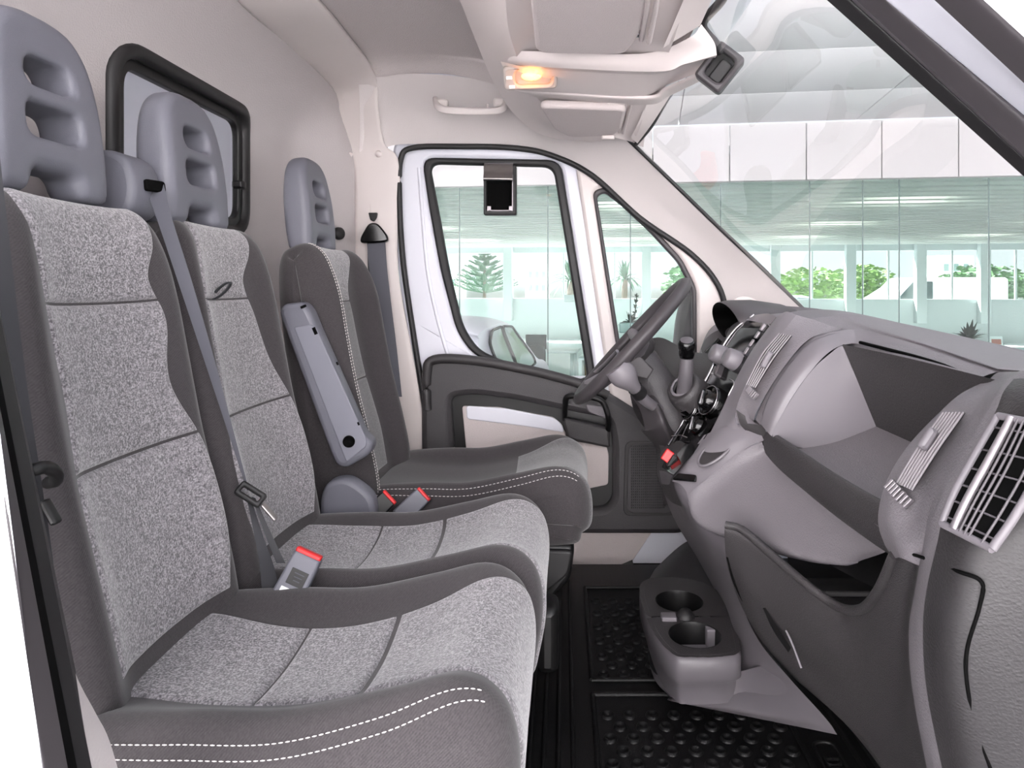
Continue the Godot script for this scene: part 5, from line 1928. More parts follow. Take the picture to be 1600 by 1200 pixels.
	var p2 := [[1556, 596, 0.95], [1536, 620, 0.915], [1516, 644, 0.905], [1486, 692, 0.90], [1450, 748, 0.895], [1428, 800, 0.89], [1412, 840, 0.885], [1408, 856, 0.885], [1408, 872, 0.885]]
	var p3 := [[1568, 594, 0.90], [1550, 616, 0.87], [1534, 642, 0.86], [1506, 692, 0.852], [1472, 752, 0.845], [1450, 806, 0.838], [1446, 842, 0.843], [1440, 866, 0.85], [1436, 884, 0.857]]
	surf("vent_column", M.dash, da, [[pts(p0), pts(p1), pts(p2), pts(p3)]], 6, 6)
	var a2 := pts([[1474, 647, 0.95], [1436, 700, 0.94], [1402, 756, 0.935]])
	var b2 := pts([[1510, 647, 0.90], [1470, 704, 0.89], [1429, 768, 0.885]])
	for i in 3:
		a2[i] += Vector3(-0.5, 0.3, 0.6) * 0.008
		b2[i] += Vector3(-0.5, 0.3, 0.6) * 0.008
	surf("vent_well", M.deep, da, [[a2, b2]], 6, 2)
	for i in 3:
		a2[i] += Vector3(-0.5, 0.3, 0.6) * 0.003
		b2[i] += Vector3(-0.5, 0.3, 0.6) * 0.003
	ribs(da, "vent_slat", a2, b2, 7, 0.0018, M.vent)
	m = Mb.new()
	box(m, at(1450, 686, 0.905), Vector3(0.032, 0.014, 0.012), 0.006, Basis(Vector3(0, 0, 1), 1.0))
	obj("vent_tab", m, M.dash_smooth, da)
	thumb_wheel(da, at(1404, 771, 0.91), Vector3(-0.75, 0.45, 0.45))
	# end of the dash by the passenger's door
	var q0 := [[1568, 594, 0.90], [1550, 616, 0.87], [1534, 642, 0.86], [1506, 692, 0.852], [1472, 752, 0.845], [1450, 806, 0.84], [1444, 842, 0.845], [1430, 920, 0.865], [1420, 985, 0.858], [1426, 1080, 0.85], [1452, 1220, 0.84]]
	var q1 := [[1584, 592, 0.86], [1568, 612, 0.825], [1556, 642, 0.81], [1528, 692, 0.80], [1496, 752, 0.79], [1474, 806, 0.785], [1464, 850, 0.785], [1448, 920, 0.79], [1442, 985, 0.79], [1448, 1080, 0.785], [1476, 1220, 0.78]]
	var q2 := [[1610, 592, 0.82], [1606, 612, 0.785], [1596, 642, 0.765], [1580, 692, 0.755], [1560, 752, 0.745], [1540, 806, 0.735], [1524, 850, 0.73], [1506, 920, 0.73], [1498, 985, 0.73], [1506, 1080, 0.73], [1540, 1220, 0.73]]
	var q3 := [[1680, 600, 0.78], [1700, 612, 0.735], [1696, 642, 0.715], [1690, 692, 0.70], [1680, 752, 0.695], [1670, 806, 0.69], [1660, 850, 0.69], [1650, 920, 0.69], [1650, 985, 0.69], [1660, 1080, 0.69], [1690, 1220, 0.69]]
	var mid_q := []
	for i in q0.size():
		mid_q.append([(q0[i][0] + q1[i][0]) / 2.0 - 2.0, (q0[i][1] + q1[i][1]) / 2.0, (q0[i][2] + q1[i][2]) / 2.0 - 0.004])
	surf("end_edge", M.dash, da, [[pts(q0), pts(mid_q), pts(q1)]], 6, 6)
	surf("end_panel", M.dash_end_shaded, da, [[pts(q1), pts(q2), pts(q3)]], 6, 6)  # same plastic as the edge, darkened to carry the shade on this face
	# outer vent with its open grid
	var o0 := pts([[1560, 650, 0.775], [1522, 715, 0.768], [1492, 770, 0.762], [1472, 818, 0.758]])
	var o1 := pts([[1650, 668, 0.70], [1624, 738, 0.695], [1586, 806, 0.69], [1550, 858, 0.69]])
	surf("outer_vent_well", M.deep, da, [[o0, o1]], 6, 2)
	m = Mb.new()
	var fr := cr(o0, 5)
	tube(m, fr, 0.0045, 8)
	tube(m, cr(o1, 5), 0.0045, 8)
	tube(m, [o0[0], o1[0]], 0.0045, 8)
	tube(m, [o0[3], o1[3]], 0.0045, 8)
	obj("outer_vent_frame", m, M.dash_smooth, da)
	for i in 5:
		var t: float = [0.24, 0.36, 0.46, 0.55, 0.80][i]
		var path := []
		for j in 4:
			path.append(o0[j].lerp(o1[j], t) + Vector3(-0.002, 0.002, 0.004))
		m = Mb.new()
		tube(m, cr(path, 4), 0.0050 if i == 0 else 0.0015, 6)
		obj("vent_bar", m, M.silver if i == 0 else M.dash_low, da)
	for i in 6:
		var t := (i + 0.7) / 6.4 * 3.0
		var p: Vector3 = cr_at(o0, t)
		var q: Vector3 = cr_at(o1, t)
		m = Mb.new()
		tube(m, [p, p.lerp(q, 0.5) + Vector3(-0.001, 0.001, 0.003), q], 0.0012, 6)
		obj("vent_bar", m, M.dash_low, da)
	# panel seam
	m = Mb.new()
	tube(m, cr(pts([[1412, 862, 0.905], [1450, 874, 0.815], [1498, 893, 0.738], [1534, 910, 0.717], [1530, 950, 0.718], [1512, 1010, 0.724], [1510, 1060, 0.726], [1524, 1130, 0.73], [1556, 1225, 0.724]]), 6), 0.0022, 6)
	obj("panel_seam", m, M.deep, da)
	# inner body, so that the dash is closed
	m = Mb.new()
	box(m, W(0.82, -0.36, -1.6), Vector3(0.25, 0.40, 1.5), 0.03)
	box(m, W(0.76, -0.62, -1.45), Vector3(0.2, 0.55, 1.2), 0.03)
	obj("inner_body", m, M.black, da)

	# cup holder
	var ch := thing("cup_holder", "double black cup holder at the foot of the centre console", "cup holder")
	var base := [at2(1012, 945, 1.5)]
	m = Mb.new()
	var out0 := [W(0.205, 0, -1.80), W(0.33, 0, -1.82), W(0.40, 0, -1.72), W(0.385, 0, -1.50), W(0.36, 0, -1.44), W(0.27, 0, -1.43), W(0.225, 0, -1.45), W(0.195, 0, -1.58)]
	var oc := cr(out0, 5, true)
	var o2 := PackedVector2Array()
	for p in oc:
		o2.append(Vector2(p.x, p.z))
	var flat := Basis(Vector3(1, 0, 0), Vector3(0, 0, 1), Vector3(0, -1, 0))
	# top plate with two openings: rows of quads from the holes to the rim
	var top := -0.768
	var rimr := []
	for st in [[0.016, -0.875], [0.010, -0.828], [0.001, -0.822], [0.0, -0.782], [0.004, -0.772], [0.012, top]]:
		rimr.append(lift3(inset(o2, st[0]), st[1]))
	grid(m, rimr, true, null)
	obj("body", m, M.dash_low, ch)
	m = Mb.new()
	var holes := [[0.285, -1.69, 0.058], [0.292, -1.525, 0.058]]
	var half_a := [Vector2(0.2, -1.83), Vector2(0.42, -1.83), Vector2(0.42, -1.605), Vector2(0.19, -1.605)]
	for hI in 2:
		var h: Array = holes[hI]
		var ring_o := []
		var ring_i := []
		for i in 48:
			var a := TAU * i / 48
			var dir := Vector2(cos(a), sin(a))
			var c := Vector2(h[0], h[1])
			var p := c
			for stp in 90:
				var nx := p + dir * 0.003
				var ok := Geometry2D.is_point_in_polygon(nx, o2) and (nx.y < -1.607 if hI == 0 else nx.y > -1.607)
				if not ok:
					break
				p = nx
			if p.distance_to(c) < h[2] * 1.04:
				p = c + dir * h[2] * 1.04
			ring_o.append(W(p.x, top, p.y))
			ring_i.append(W(c.x + dir.x * h[2], top - 0.001, c.y + dir.y * h[2]))
		grid(m, [PackedVector3Array(ring_o), PackedVector3Array(ring_i)], true)
	obj("top_plate", m, M.dash_dark, ch)
	m = Mb.new()
	for h in holes:
		var rr := []
		for k in [[1.0, 0.0], [0.97, -0.008], [0.93, -0.10]]:
			var r := PackedVector3Array()
			for i in 32:
				var a := TAU * i / 32
				r.append(W(h[0] + cos(a) * h[2] * k[0], top + k[1], h[1] + sin(a) * h[2] * k[0]))
			rr.append(r)
		grid(m, rr, true, W(h[0], 0.0, h[1]))
		fan(m, Array(rr[2]), W(h[0], 2, h[1]))
	obj("cup_well", m, M.black, ch)
	m = Mb.new()
	box(m, W(0.335, -0.796, -1.60), Vector3(0.022, 0.05, 0.10), 0.003)
	box(m, W(0.245, -0.785, -1.60), Vector3(0.035, 0.05, 0.03), 0.003)
	box(m, W(0.30, -0.825, -1.555), Vector3(0.07, 0.03, 0.02), 0.003)
	obj("divider", m, M.dash_smooth, ch)
	m = Mb.new()
	lathe(m, [Vector2(0.0, 0.05), Vector2(0.012, 0.047), Vector2(0.021, 0.036), Vector2(0.024, 0.02), Vector2(0.024, -0.09)], Transform3D(Basis.IDENTITY, W(0.286, -0.80, -1.61)), 22)
	obj("centre_post", m, M.rubber, ch)


func lift3(p: PackedVector2Array, y: float) -> PackedVector3Array:
	var o := PackedVector3Array()
	for q in p:
		o.append(W(q.x, y, q.y))
	return o


func thumb_wheel(parent: Node, o: Vector3, out: Vector3):
	var x := axes(o, out, Vector3(0.7, 0.6, 0.1))
	var m := Mb.new()
	for i in 7:
		box(m, x * Vector3(-0.018 + i * 0.006, 0, 0.003 - absf(i - 3) * 0.0012), Vector3(0.0042, 0.016, 0.008), 0.001, x.basis)
	obj("thumb_wheel", m, M.silver, parent)


func build_controls():
	# steering wheel
	var sw := thing("steering_wheel", "black steering wheel in front of the driver's seat", "steering wheel")
	var c := W(0.193, -0.148, -1.93)
	var nrm := Vector3(-0.735, 0.675, -0.055)
	var x := axes(c, nrm, Vector3(0.675, 0.735, 0))
	var m := Mb.new()
	var ring := []
	for i in 64:
		var a := TAU * i / 64
		ring.append(x * Vector3(cos(a) * 0.205, sin(a) * 0.218, 0))
	sweep(m, ring, PackedVector2Array(cr([Vector2(0.019, 0), Vector2(0, 0.018), Vector2(-0.019, 0), Vector2(0, -0.018)], 4, true)), nrm, true)
	obj("rim", m, M.rubber_grey, sw)
	m = Mb.new()
	lathe(m, [Vector2(0, 0.010), Vector2(0.045, 0.008), Vector2(0.064, -0.002), Vector2(0.068, -0.015), Vector2(0.06, -0.035), Vector2(0.045, -0.045), Vector2(0, -0.045)], y_axes(x * Vector3(0, -0.02, -0.015), nrm), 30)
	obj("hub", m, M.dash_dark, sw)
	for q in [[1, 0.1], [-1, 0.1], [0.55, -1], [-0.55, -1]]:
		m = Mb.new()
		var d := Vector2(q[0], q[1]).normalized()
		tube(m, [x * Vector3(d.x * 0.06, d.y * 0.06 - 0.015, -0.025), x * Vector3(d.x * 0.13, d.y * 0.135, -0.018), x * Vector3(d.x * 0.198, d.y * 0.21, 0.0)], 0.019, 10, false, [1.1, 0.8, 0.9])
		obj("spoke", m, M.dash_smooth, sw)
	for s in [1, -1]:
		m = Mb.new()
		tube(m, [x * Vector3(0.07 * s, -0.05, 0.006), x * Vector3(0.12 * s, -0.10, 0.004), x * Vector3(0.145 * s, -0.155, 0.008)], 0.006, 8)
		obj("spoke_insert", m, M.silver, sw)
	# column with its stalks
	var col := thing("column_shroud", "grey steering column shroud and stalk under the steering wheel", "steering column")
	m = Mb.new()
	tube(m, [x * Vector3(0, -0.02, -0.05), x * Vector3(0, -0.05, -0.14), x * Vector3(0, -0.10, -0.26), x * Vector3(0, -0.14, -0.36)], 0.052, 16, false, [0.9, 1.1, 1.2, 1.4])
	obj("shroud", m, M.dash_mid, col)
	m = Mb.new()
	tube(m, cr(pts([[962, 572, 1.74], [976, 588, 1.745], [990, 604, 1.76], [1006, 624, 1.80], [1030, 640, 1.87]]), 5), 0.020, 14, false, [1.7, 1.75, 0.9, 0.75, 0.7])
	obj("stalk", m, M.dash_smooth, col)
	m = Mb.new()
	tube(m, pts([[992, 606, 1.765], [1000, 616, 1.785]]), 0.020, 14)
	obj("stalk_ring", m, M.rubber, col)
	m = Mb.new()
	solid(m, PackedVector2Array(v2([at2(985, 566, 1.85), at2(1000, 556, 1.85), at2(1022, 578, 1.85), at2(1012, 594, 1.85), at2(990, 588, 1.85)])), 0.012, 0.004, Transform3D(Basis.IDENTITY, Vector3(0, EYE_Y, -1.87)))
	obj("wiper_lever", m, M.rubber_grey, col)
	# folded knee cover below the column
	var kc := thing("column_gaiter", "wrinkled dark leatherette gaiter below the steering column", "gaiter")
	m = Mb.new()
	patch(m, [pts([[985, 618, 1.95], [1010, 604, 1.92], [1040, 612, 1.90], [1075, 612, 1.86]]), pts([[1000, 640, 1.90], [1025, 628, 1.84], [1045, 650, 1.90], [1078, 640, 1.84]]), pts([[1008, 672, 1.88], [1035, 660, 1.80], [1052, 672, 1.86], [1080, 664, 1.82]]), pts([[1002, 672, 1.90], [1036, 684, 1.84], [1054, 690, 1.83], [1072, 682, 1.80]]), pts([[1018, 690, 1.96], [1034, 704, 1.92], [1048, 700, 1.86], [1060, 700, 1.82]])], 8, 8)
	obj("cover", m, M.rubber_grey, kc)
	# gear lever
	var gl := thing("gear_lever", "grey gear lever with a black round knob rising from the dashboard", "gear lever")
	m = Mb.new()
	tube(m, cr(pts([[1073, 550, 1.72], [1072, 580, 1.73], [1068, 615, 1.76]]), 5), 0.019, 16, false, [0.85, 0.95, 1.0])
	obj("shaft", m, M.dash_low, gl)
	m = Mb.new()
	var gx := y_axes(at(1073, 553, 1.72), at(1073, 530, 1.70) - at(1073, 553, 1.72))
	lathe(m, [Vector2(0.0, -0.008), Vector2(0.018, -0.008), Vector2(0.0205, 0.004), Vector2(0.0185, 0.014), Vector2(0.021, 0.018), Vector2(0.0215, 0.032), Vector2(0.017, 0.040), Vector2(0, 0.042)], gx, 26)
	obj("knob", m, M.gloss, gl)
	m = Mb.new()
	lathe(m, [Vector2(0.0, 0.0435), Vector2(0.013, 0.0425), Vector2(0.016, 0.041)], gx, 24)
	obj("knob_cap", m, M.dash_low, gl)
	m = Mb.new()
	lathe(m, [Vector2(0.026, 0.0), Vector2(0.032, 0.010), Vector2(0.044, 0.008), Vector2(0.050, -0.01), Vector2(0.056, -0.07), Vector2(0.065, -0.12)], y_axes(at(1068, 606, 1.77), Vector3(-0.62, 0.62, 0.45)), 30)
	obj("gaiter_collar", m, M.dash_dark, gl)
	m = Mb.new()
	var gr := []
	var gb := y_axes(at(1068, 606, 1.77), Vector3(-0.62, 0.62, 0.45))
	for i in 30:
		gr.append(gb * Vector3(cos(TAU * i / 30) * 0.029, 0.010, sin(TAU * i / 30) * 0.029))
	tube(m, gr, 0.004, 6, true)
	obj("collar_ring", m, M.dash_smooth, gl)
	# speaker grille in the corner of the dash, below the screen pillar
	var sp := thing("tweeter_grille", "cream dotted tweeter grille at the foot of the windscreen pillar", "grille")
	m = Mb.new()
	var dx := axes(at(1168, 486, 2.36), Vector3(0.15, 0.75, 0.9))
	solid(m, PackedVector2Array(circle(0.06, 24)), 0.008, 0.003, dx)
	obj("grille_plate", m, M.cream_smooth, sp)
	m = Mb.new()
	for j in 7:
		for i in 9:
			var q := Vector2(-0.04 + i * 0.01 + (0.005 if j % 2 else 0.0), -0.03 + j * 0.01)
			if q.length() < 0.052:
				box(m, dx * Vector3(q.x, q.y, 0.008), Vector3(0.003, 0.003, 0.002), 0.0005, dx.basis)
	tag(obj("dot", m, M.visor, sp), "", "", "", "stuff")


# ---------------------------------------------------------------- outside: showroom front under its canopy
var FU := Vector3(1, 0, 0.13).normalized()
var FN := Vector3(-0.13, 0, 1).normalized()


# a point seen at (px, py) on the plane "behind" metres behind the showroom front
func front_at(px: float, py: float, behind: float) -> Vector3:
	var a := (px - 880.0) / FOCAL
	return at(px, py, (8.77 + behind) / (1.0 + 0.13 * a))


# metres along the front (from the point straight ahead), height above eye level, metres behind the front
func FP(u: float, y: float, behind: float) -> Vector3:
	return Vector3(0, EYE_Y + y, -8.77) + FU * u - FN * behind


func fbasis() -> Basis:
	return Basis(FU, Vector3.UP, FN)


func fbox(m: Mb, u: float, y: float, behind: float, s: Vector3, r := 0.004):
	box(m, FP(u, y, behind), s, r, fbasis())


func leaf_fan(m: Mb, o: Vector3, n: int, length: float, width: float, seed_no: int, droop := 0.6):
	rng.seed = seed_no
	for i in n:
		var az := TAU * i / n + rng.randf_range(-0.3, 0.3)
		var el := rng.randf_range(0.25, 1.4)
		var dir := Vector3(cos(az) * cos(el), sin(el), sin(az) * cos(el))
		var l := length * rng.randf_range(0.7, 1.1)
		var side := dir.cross(Vector3.UP).normalized()
		var rows := []
		for k in 6:
			var t := k / 5.0
			var c := o + dir * l * t + Vector3.DOWN * droop * l * t * t * cos(el)
			var w := width * sin(PI * clampf(t * 0.9 + 0.08, 0, 1))
			rows.append(PackedVector3Array([c - side * w, c + Vector3.DOWN * w * 0.3, c + side * w]))
		grid(m, rows)


func crown(m: Mb, o: Vector3, size: Vector3, n: int, leaf: float, seed_no: int):
	rng.seed = seed_no
	for i in n:
		var d := Vector3(rng.randfn(), rng.randfn(), rng.randfn()).normalized() * pow(rng.randf(), 0.4)
		var c := o + d * size
		var b := Basis.from_euler(Vector3(rng.randf() * TAU, rng.randf() * TAU, 0))
		var l := leaf * rng.randf_range(0.6, 1.3)
		m.put(PackedVector3Array([c + b.x * l, c + b.y * l * 0.5, c - b.x * l, c + b.x * l, c - b.x * l, c - b.y * l * 0.5]), EYE + Vector3(0, 9, 0))


func build_outside():
	var m := Mb.new()
	box(m, Vector3(0, -0.05, -20), Vector3(160, 0.1, 160), 0.01)
	tag(obj("ground", m, mat(Color(0.735, 0.735, 0.74), 0.7)), "", "", "", "structure")
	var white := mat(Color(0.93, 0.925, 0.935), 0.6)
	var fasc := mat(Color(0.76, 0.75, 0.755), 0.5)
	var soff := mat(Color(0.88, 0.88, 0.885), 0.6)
	var inner := mat(Color(0.79, 0.815, 0.815), 0.7)
	var slat_m := mat(Color(0.86, 0.86, 0.84), 0.5)
	var frame_m := mat(Color(0.34, 0.42, 0.41), 0.4)
	var sr := thing("showroom", "white showroom front with a green glass wall beyond the van's windows", "building")
	var fp := [-420, -180, 60, 300, 540, 780, 1020, 1140, 1260, 1378, 1498, 1620, 1740, 1900, 2100]
	for i in fp.size() - 1:
		var a := front_at(fp[i], 283, 0)
		var b := front_at(fp[i + 1], 283, 0)
		var ua := a.dot(FU) - FP(0, 0, 0).dot(FU)
		var ub := b.dot(FU) - FP(0, 0, 0).dot(FU)
		m = Mb.new()
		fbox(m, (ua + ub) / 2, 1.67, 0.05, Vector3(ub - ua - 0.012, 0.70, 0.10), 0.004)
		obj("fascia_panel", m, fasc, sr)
	for j in 4:
		for i in 10:
			m = Mb.new()
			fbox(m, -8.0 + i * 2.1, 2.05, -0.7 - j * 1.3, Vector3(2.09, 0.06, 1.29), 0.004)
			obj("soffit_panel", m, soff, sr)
	m = Mb.new()
	fbox(m, 1.0, 2.3, -2.5, Vector3(22, 0.4, 5.5), 0.01)
	obj("canopy_roof", m, white, sr)
	m = Mb.new()
	fbox(m, -5.2, 2.3, -8.1, Vector3(10.4, 0.4, 5.7), 0.01)
	obj("sun_shade_wing", m, white, sr)  # unseen wing added over the van to keep the sun out of the cab
	# glass wall
	var gp := [-200, 20, 240, 440, 580, 718, 856, 985, 1126, 1265, 1348, 1405, 1545, 1690, 1850, 2050]
	for i in gp.size() - 1:
		var a := front_at(gp[i], 400, 0.12)
		var b := front_at(gp[i + 1], 400, 0.12)
		var ua := a.dot(FU) - FP(0, 0, 0).dot(FU)
		var ub := b.dot(FU) - FP(0, 0, 0).dot(FU)
		m = Mb.new()
		fbox(m, (ua + ub) / 2, -0.21, 0.12, Vector3(ub - ua - 0.016, 3.06, 0.012), 0.001)
		obj("glass_pane", m, M.facade_glass, sr)
		m = Mb.new()
		fbox(m, ub, -0.21, 0.125, Vector3(0.014, 3.06, 0.012), 0.001)
		obj("pane_joint", m, frame_m, sr)
	# room behind the glass
	m = Mb.new()
	fbox(m, 2, -1.73, 7.2, Vector3(26, 0.06, 14), 0.01)
	obj("room_floor", m, inner, sr)
	m = Mb.new()
	fbox(m, 2, 1.72, 7.2, Vector3(26, 0.1, 14.3), 0.01)
	obj("room_ceiling", m, inner, sr)
	m = Mb.new()
	for k in 28:
		fbox(m, 2, 1.38, 0.5 + k * 0.48, Vector3(25, 0.07, 0.16), 0.004)
	tag(obj("ceiling_slats", m, slat_m, sr), "", "", "", "stuff")
	m = Mb.new()
	fbox(m, 2, -1.05, 14.2, Vector3(26, 1.4, 0.15), 0.01)
	fbox(m, 2, 1.35, 14.2, Vector3(26, 0.35, 0.15), 0.01)
	obj("rear_wall", m, inner, sr)
	for px in [470, 640, 793, 1010, 1100, 1212, 1330, 1440, 1540, 1640, 1760]:
		m = Mb.new()
		var p := front_at(px, 430, 14.0)
		fbox(m, p.dot(FU) - FP(0, 0, 0).dot(FU), 0.4, 14.0, Vector3(0.30, 3.0, 0.3), 0.02)
		obj("column", m, inner, sr)
	for px in [520, 600, 690, 880, 960, 1160, 1270, 1390, 1490, 1590]:
		m = Mb.new()
		var p := front_at(px, 430, 14.2)
		fbox(m, p.dot(FU) - FP(0, 0, 0).dot(FU), 0.3, 14.2, Vector3(0.06, 1.9, 0.06), 0.01)
		obj("mullion", m, inner, sr)
	for i in 6:
		m = Mb.new()
		fbox(m, -8.6 + i * 4.3, 0.42, 14.3, Vector3(4.28, 1.56, 0.012), 0.001)
		obj("rear_pane", m, M.door_glass, sr)
	for s in [-10.6, 14.6]:
		m = Mb.new()
		fbox(m, s, 0.1, 7.2, Vector3(0.15, 3.2, 14), 0.01)
		obj("side_wall", m, inner, sr)
	m = Mb.new()
	fbox(m, 2.6, -0.55, 5.2, Vector3(0.1, 1.9, 3.4), 0.01)
	obj("partition", m, inner, sr)
	var glow := mat(Color(1, 1, 1), 0.5)
	glow.emission_enabled = true
	glow.emission = Color(1, 0.98, 0.95)
	glow.emission_energy_multiplier = 0.6
	var n := 0
	for u in [-4.0, 0.5, 5.0, 9.5]:
		for b in [2.4, 6.2, 10.0]:
			m = Mb.new()
			fbox(m, u, 1.62, b, Vector3(1.2, 0.06, 0.5), 0.01)
			obj("ceiling_lamp", m, glow, sr)
			var l := AreaLight3D.new()
			l.name = "ceiling_lamp_light"
			l.area_size = Vector2(1.2, 0.5)
			l.light_color = Color(1, 0.98, 0.95)
			l.light_energy = 0.65
			l.area_range = 30.0
			l.shadow_enabled = true
			l.transform = Transform3D(fbasis() * Basis(Vector3.RIGHT, -PI / 2), FP(u, 1.56, b))
			sr.add_child(l, true)
			n += 1
	# white wall added behind the viewer to bounce light, and the opened passenger door
	var ob := Node3D.new()
	ob.name = "wall_light_bounce"
	add_child(ob)
	tag(ob, "", "", "", "structure")
	m = Mb.new()
	box(m, Vector3(-3.0, 3.5, 7.2), Vector3(17.0, 7.0, 0.4), 0.03)
	obj("walls", m, white, ob)
	m = Mb.new()
	box(m, Vector3(-3.0, 7.1, 7.2), Vector3(17.3, 0.2, 0.7), 0.03)
	obj("parapet", m, white, ob)
	var pd := Node3D.new()
	pd.name = "door_3"
	add_child(pd)
	tag(pd, "", "", "", "structure")
	m = Mb.new()
	solid(m, round_poly([Vector2(-0.52, -1.0), Vector2(0.50, -1.0), Vector2(0.50, -0.12), Vector2(-0.52, -0.05)], 0.05), 0.09, 0.02, Transform3D(Basis(Vector3(0, 0, 1), Vector3(0, 1, 0), Vector3(-1, 0, 0)), W(0.98, 0.0, 0.0)))
	obj("panel", m, M.dash_dark, pd)
	m = Mb.new()
	tube(m, [W(0.94, -0.06, 0.48), W(0.90, 0.30, 0.44), W(0.86, 0.52, 0.30), W(0.86, 0.50, -0.05), W(0.92, -0.10, -0.5)], 0.03, 8)
	obj("window_frame", m, M.rubber, pd)
	furniture()
	cars()
	greenery()


func furniture():
	var wht := mat(Color(0.93, 0.94, 0.94), 0.4)
	var dark := mat(Color(0.07, 0.09, 0.09), 0.5)
	var leaf := mat(Color(0.09, 0.19, 0.07), 0.6)
	# desk with a screen, telephone and chair
	var d := 1.6
	var desk := thing("office_desk", "white office desk behind the glass, seen under the driver's window", "desk")
	var m := Mb.new()
	var o := front_at(850, 547, d)
	box(m, o, Vector3(1.05, 0.035, 0.6), 0.006, fbasis())
	obj("table_top", m, wht, desk)
	for s in [[-0.45, -0.22], [0.45, -0.22], [-0.45, 0.22], [0.45, 0.22]]:
		m = Mb.new()
		box(m, o + FU * s[0] + FN * s[1] + Vector3(0, -0.33, 0), Vector3(0.05, 0.64, 0.05), 0.006, fbasis())
		obj("leg", m, wht, desk)
	var mon := thing("monitor", "black computer screen on the white desk behind the glass", "screen")
	m = Mb.new()
	o = front_at(838, 535, d)
	solid(m, rect(0.32, 0.24, 0.012), 0.03, 0.006, Transform3D(fbasis(), o))
	obj("casing", m, dark, mon)
	m = Mb.new()
	solid(m, rect(0.29, 0.205, 0.004), 0.004, 0.001, Transform3D(fbasis(), o + FN * 0.029 + Vector3(0, 0.008, 0)))
	obj("panel", m, mat(Color(0.14, 0.18, 0.18), 0.25), mon)
	m = Mb.new()
	box(m, o + Vector3(0, -0.13, -0.02), Vector3(0.06, 0.06, 0.04), 0.008, fbasis())
	box(m, o + Vector3(0, -0.15, 0), Vector3(0.2, 0.012, 0.14), 0.004, fbasis())
	obj("stand", m, dark, mon)
	var ph := thing("desk_phone", "black desk telephone left of the screen on the white desk", "telephone")
	m = Mb.new()
	o = front_at(811, 543, d - 0.1)
	solid(m, round_poly([Vector2(-0.10, -0.02), Vector2(0.10, -0.02), Vector2(0.06, 0.05), Vector2(-0.04, 0.06)], 0.015), 0.16, 0.01, Transform3D(fbasis(), o))
	obj("base", m, dark, ph)
	m = Mb.new()
	tube(m, [o + Vector3(-0.085, 0.05, 0.05), o + Vector3(-0.05, 0.085, 0.06), o + Vector3(0.03, 0.09, 0.06), o + Vector3(0.07, 0.055, 0.05)], 0.018, 8)
	obj("handset", m, dark, ph)
	var ch := thing("office_chair", "dark swivel chair pushed up to the white desk behind the glass", "chair")
	o = front_at(830, 560, d - 0.75)
	m = Mb.new()
	solid(m, rect(0.42, 0.34, 0.09), 0.06, 0.02, Transform3D(fbasis(), o + Vector3(0, 0.02, 0)))
	obj("backrest", m, dark, ch)
	m = Mb.new()
	box(m, o + Vector3(0, -0.26, -0.22), Vector3(0.46, 0.08, 0.44), 0.03, fbasis())
	obj("seat", m, dark, ch)
	m = Mb.new()
	tube(m, [o + Vector3(0, -0.28, -0.22), o + Vector3(0, -0.62, -0.22)], 0.03, 10)
	obj("column", m, dark, ch)
	for i in 5:
		m = Mb.new()
		var a := TAU * i / 5
		tube(m, [o + Vector3(0, -0.62, -0.22), o + Vector3(cos(a) * 0.28, -0.65, -0.22 + sin(a) * 0.28)], 0.018, 8)
		obj("foot", m, dark, ch)
	var cb := thing("cabinet", "white framed cabinet with a brown inside, beside the quarter window behind the glass", "cabinet")
	m = Mb.new()
	o = front_at(921, 582, 0.6)
	frame(m, Array(rect(0.30, 0.42, 0.01)), Array(rect(0.20, 0.32, 0.005)), 0.4, 0.008, Transform3D(fbasis(), o - FN * 0.4))
	obj("carcass", m, wht, cb)
	m = Mb.new()
	box(m, o - FN * 0.38, Vector3(0.26, 0.38, 0.02), 0.004, fbasis())
	obj("back_panel", m, mat(Color(0.62, 0.50, 0.36), 0.6), cb)
	m = Mb.new()
	o = front_at(672, 527, 0.7)
	var shelf_o := front_at(910, 466, 1.2)
	box(m, shelf_o, Vector3(0.5, 0.10, 0.25), 0.006, fbasis())
	tag(obj("wall_shelf", m, wht), "white wall shelf at the right of the driver's window behind the glass", "shelf")
	var sp := thing("loudspeaker", "small black loudspeaker standing behind the white car's roof", "loudspeaker")
	m = Mb.new()
	box(m, front_at(786, 527, 1.2), Vector3(0.09, 0.17, 0.1), 0.01, fbasis())
	obj("cabinet", m, dark, sp)
	m = Mb.new()
	lathe(m, [Vector2(0, 0.004), Vector2(0.02, 0.0), Vector2(0.025, 0.006), Vector2(0.025, -0.01)], y_axes(front_at(787, 521, 1.14), FN), 16)
	obj("cone", m, wht, sp)
	# reception counter with plant and leaflet stand
	var ct := thing("reception_counter", "white reception counter at the right behind the glass", "counter")
	m = Mb.new()
	o = front_at(1560, 556, 1.2)
	box(m, o + FU * 0.45, Vector3(2.1, 0.05, 0.7), 0.008, fbasis())
	obj("counter_top", m, mat(Color(0.90, 0.88, 0.83), 0.5), ct)
	m = Mb.new()
	box(m, o + FU * 0.45 + Vector3(0, -0.34, 0), Vector3(2.0, 0.62, 0.6), 0.008, fbasis())
	obj("counter_body", m, wht, ct)
	var pl := thing("potted_plant", "bushy green plant in a dark pot on the white reception counter", "plant")
	o = front_at(1514, 547, 1.2)
	m = Mb.new()
	lathe(m, [Vector2(0, -0.01), Vector2(0.06, -0.01), Vector2(0.085, 0.11), Vector2(0.088, 0.13), Vector2(0.075, 0.13), Vector2(0.07, 0.11), Vector2(0, 0.11)], Transform3D(Basis.IDENTITY, o), 20)
	obj("pot", m, mat(Color(0.10, 0.12, 0.115), 0.5), pl)
	m = Mb.new()
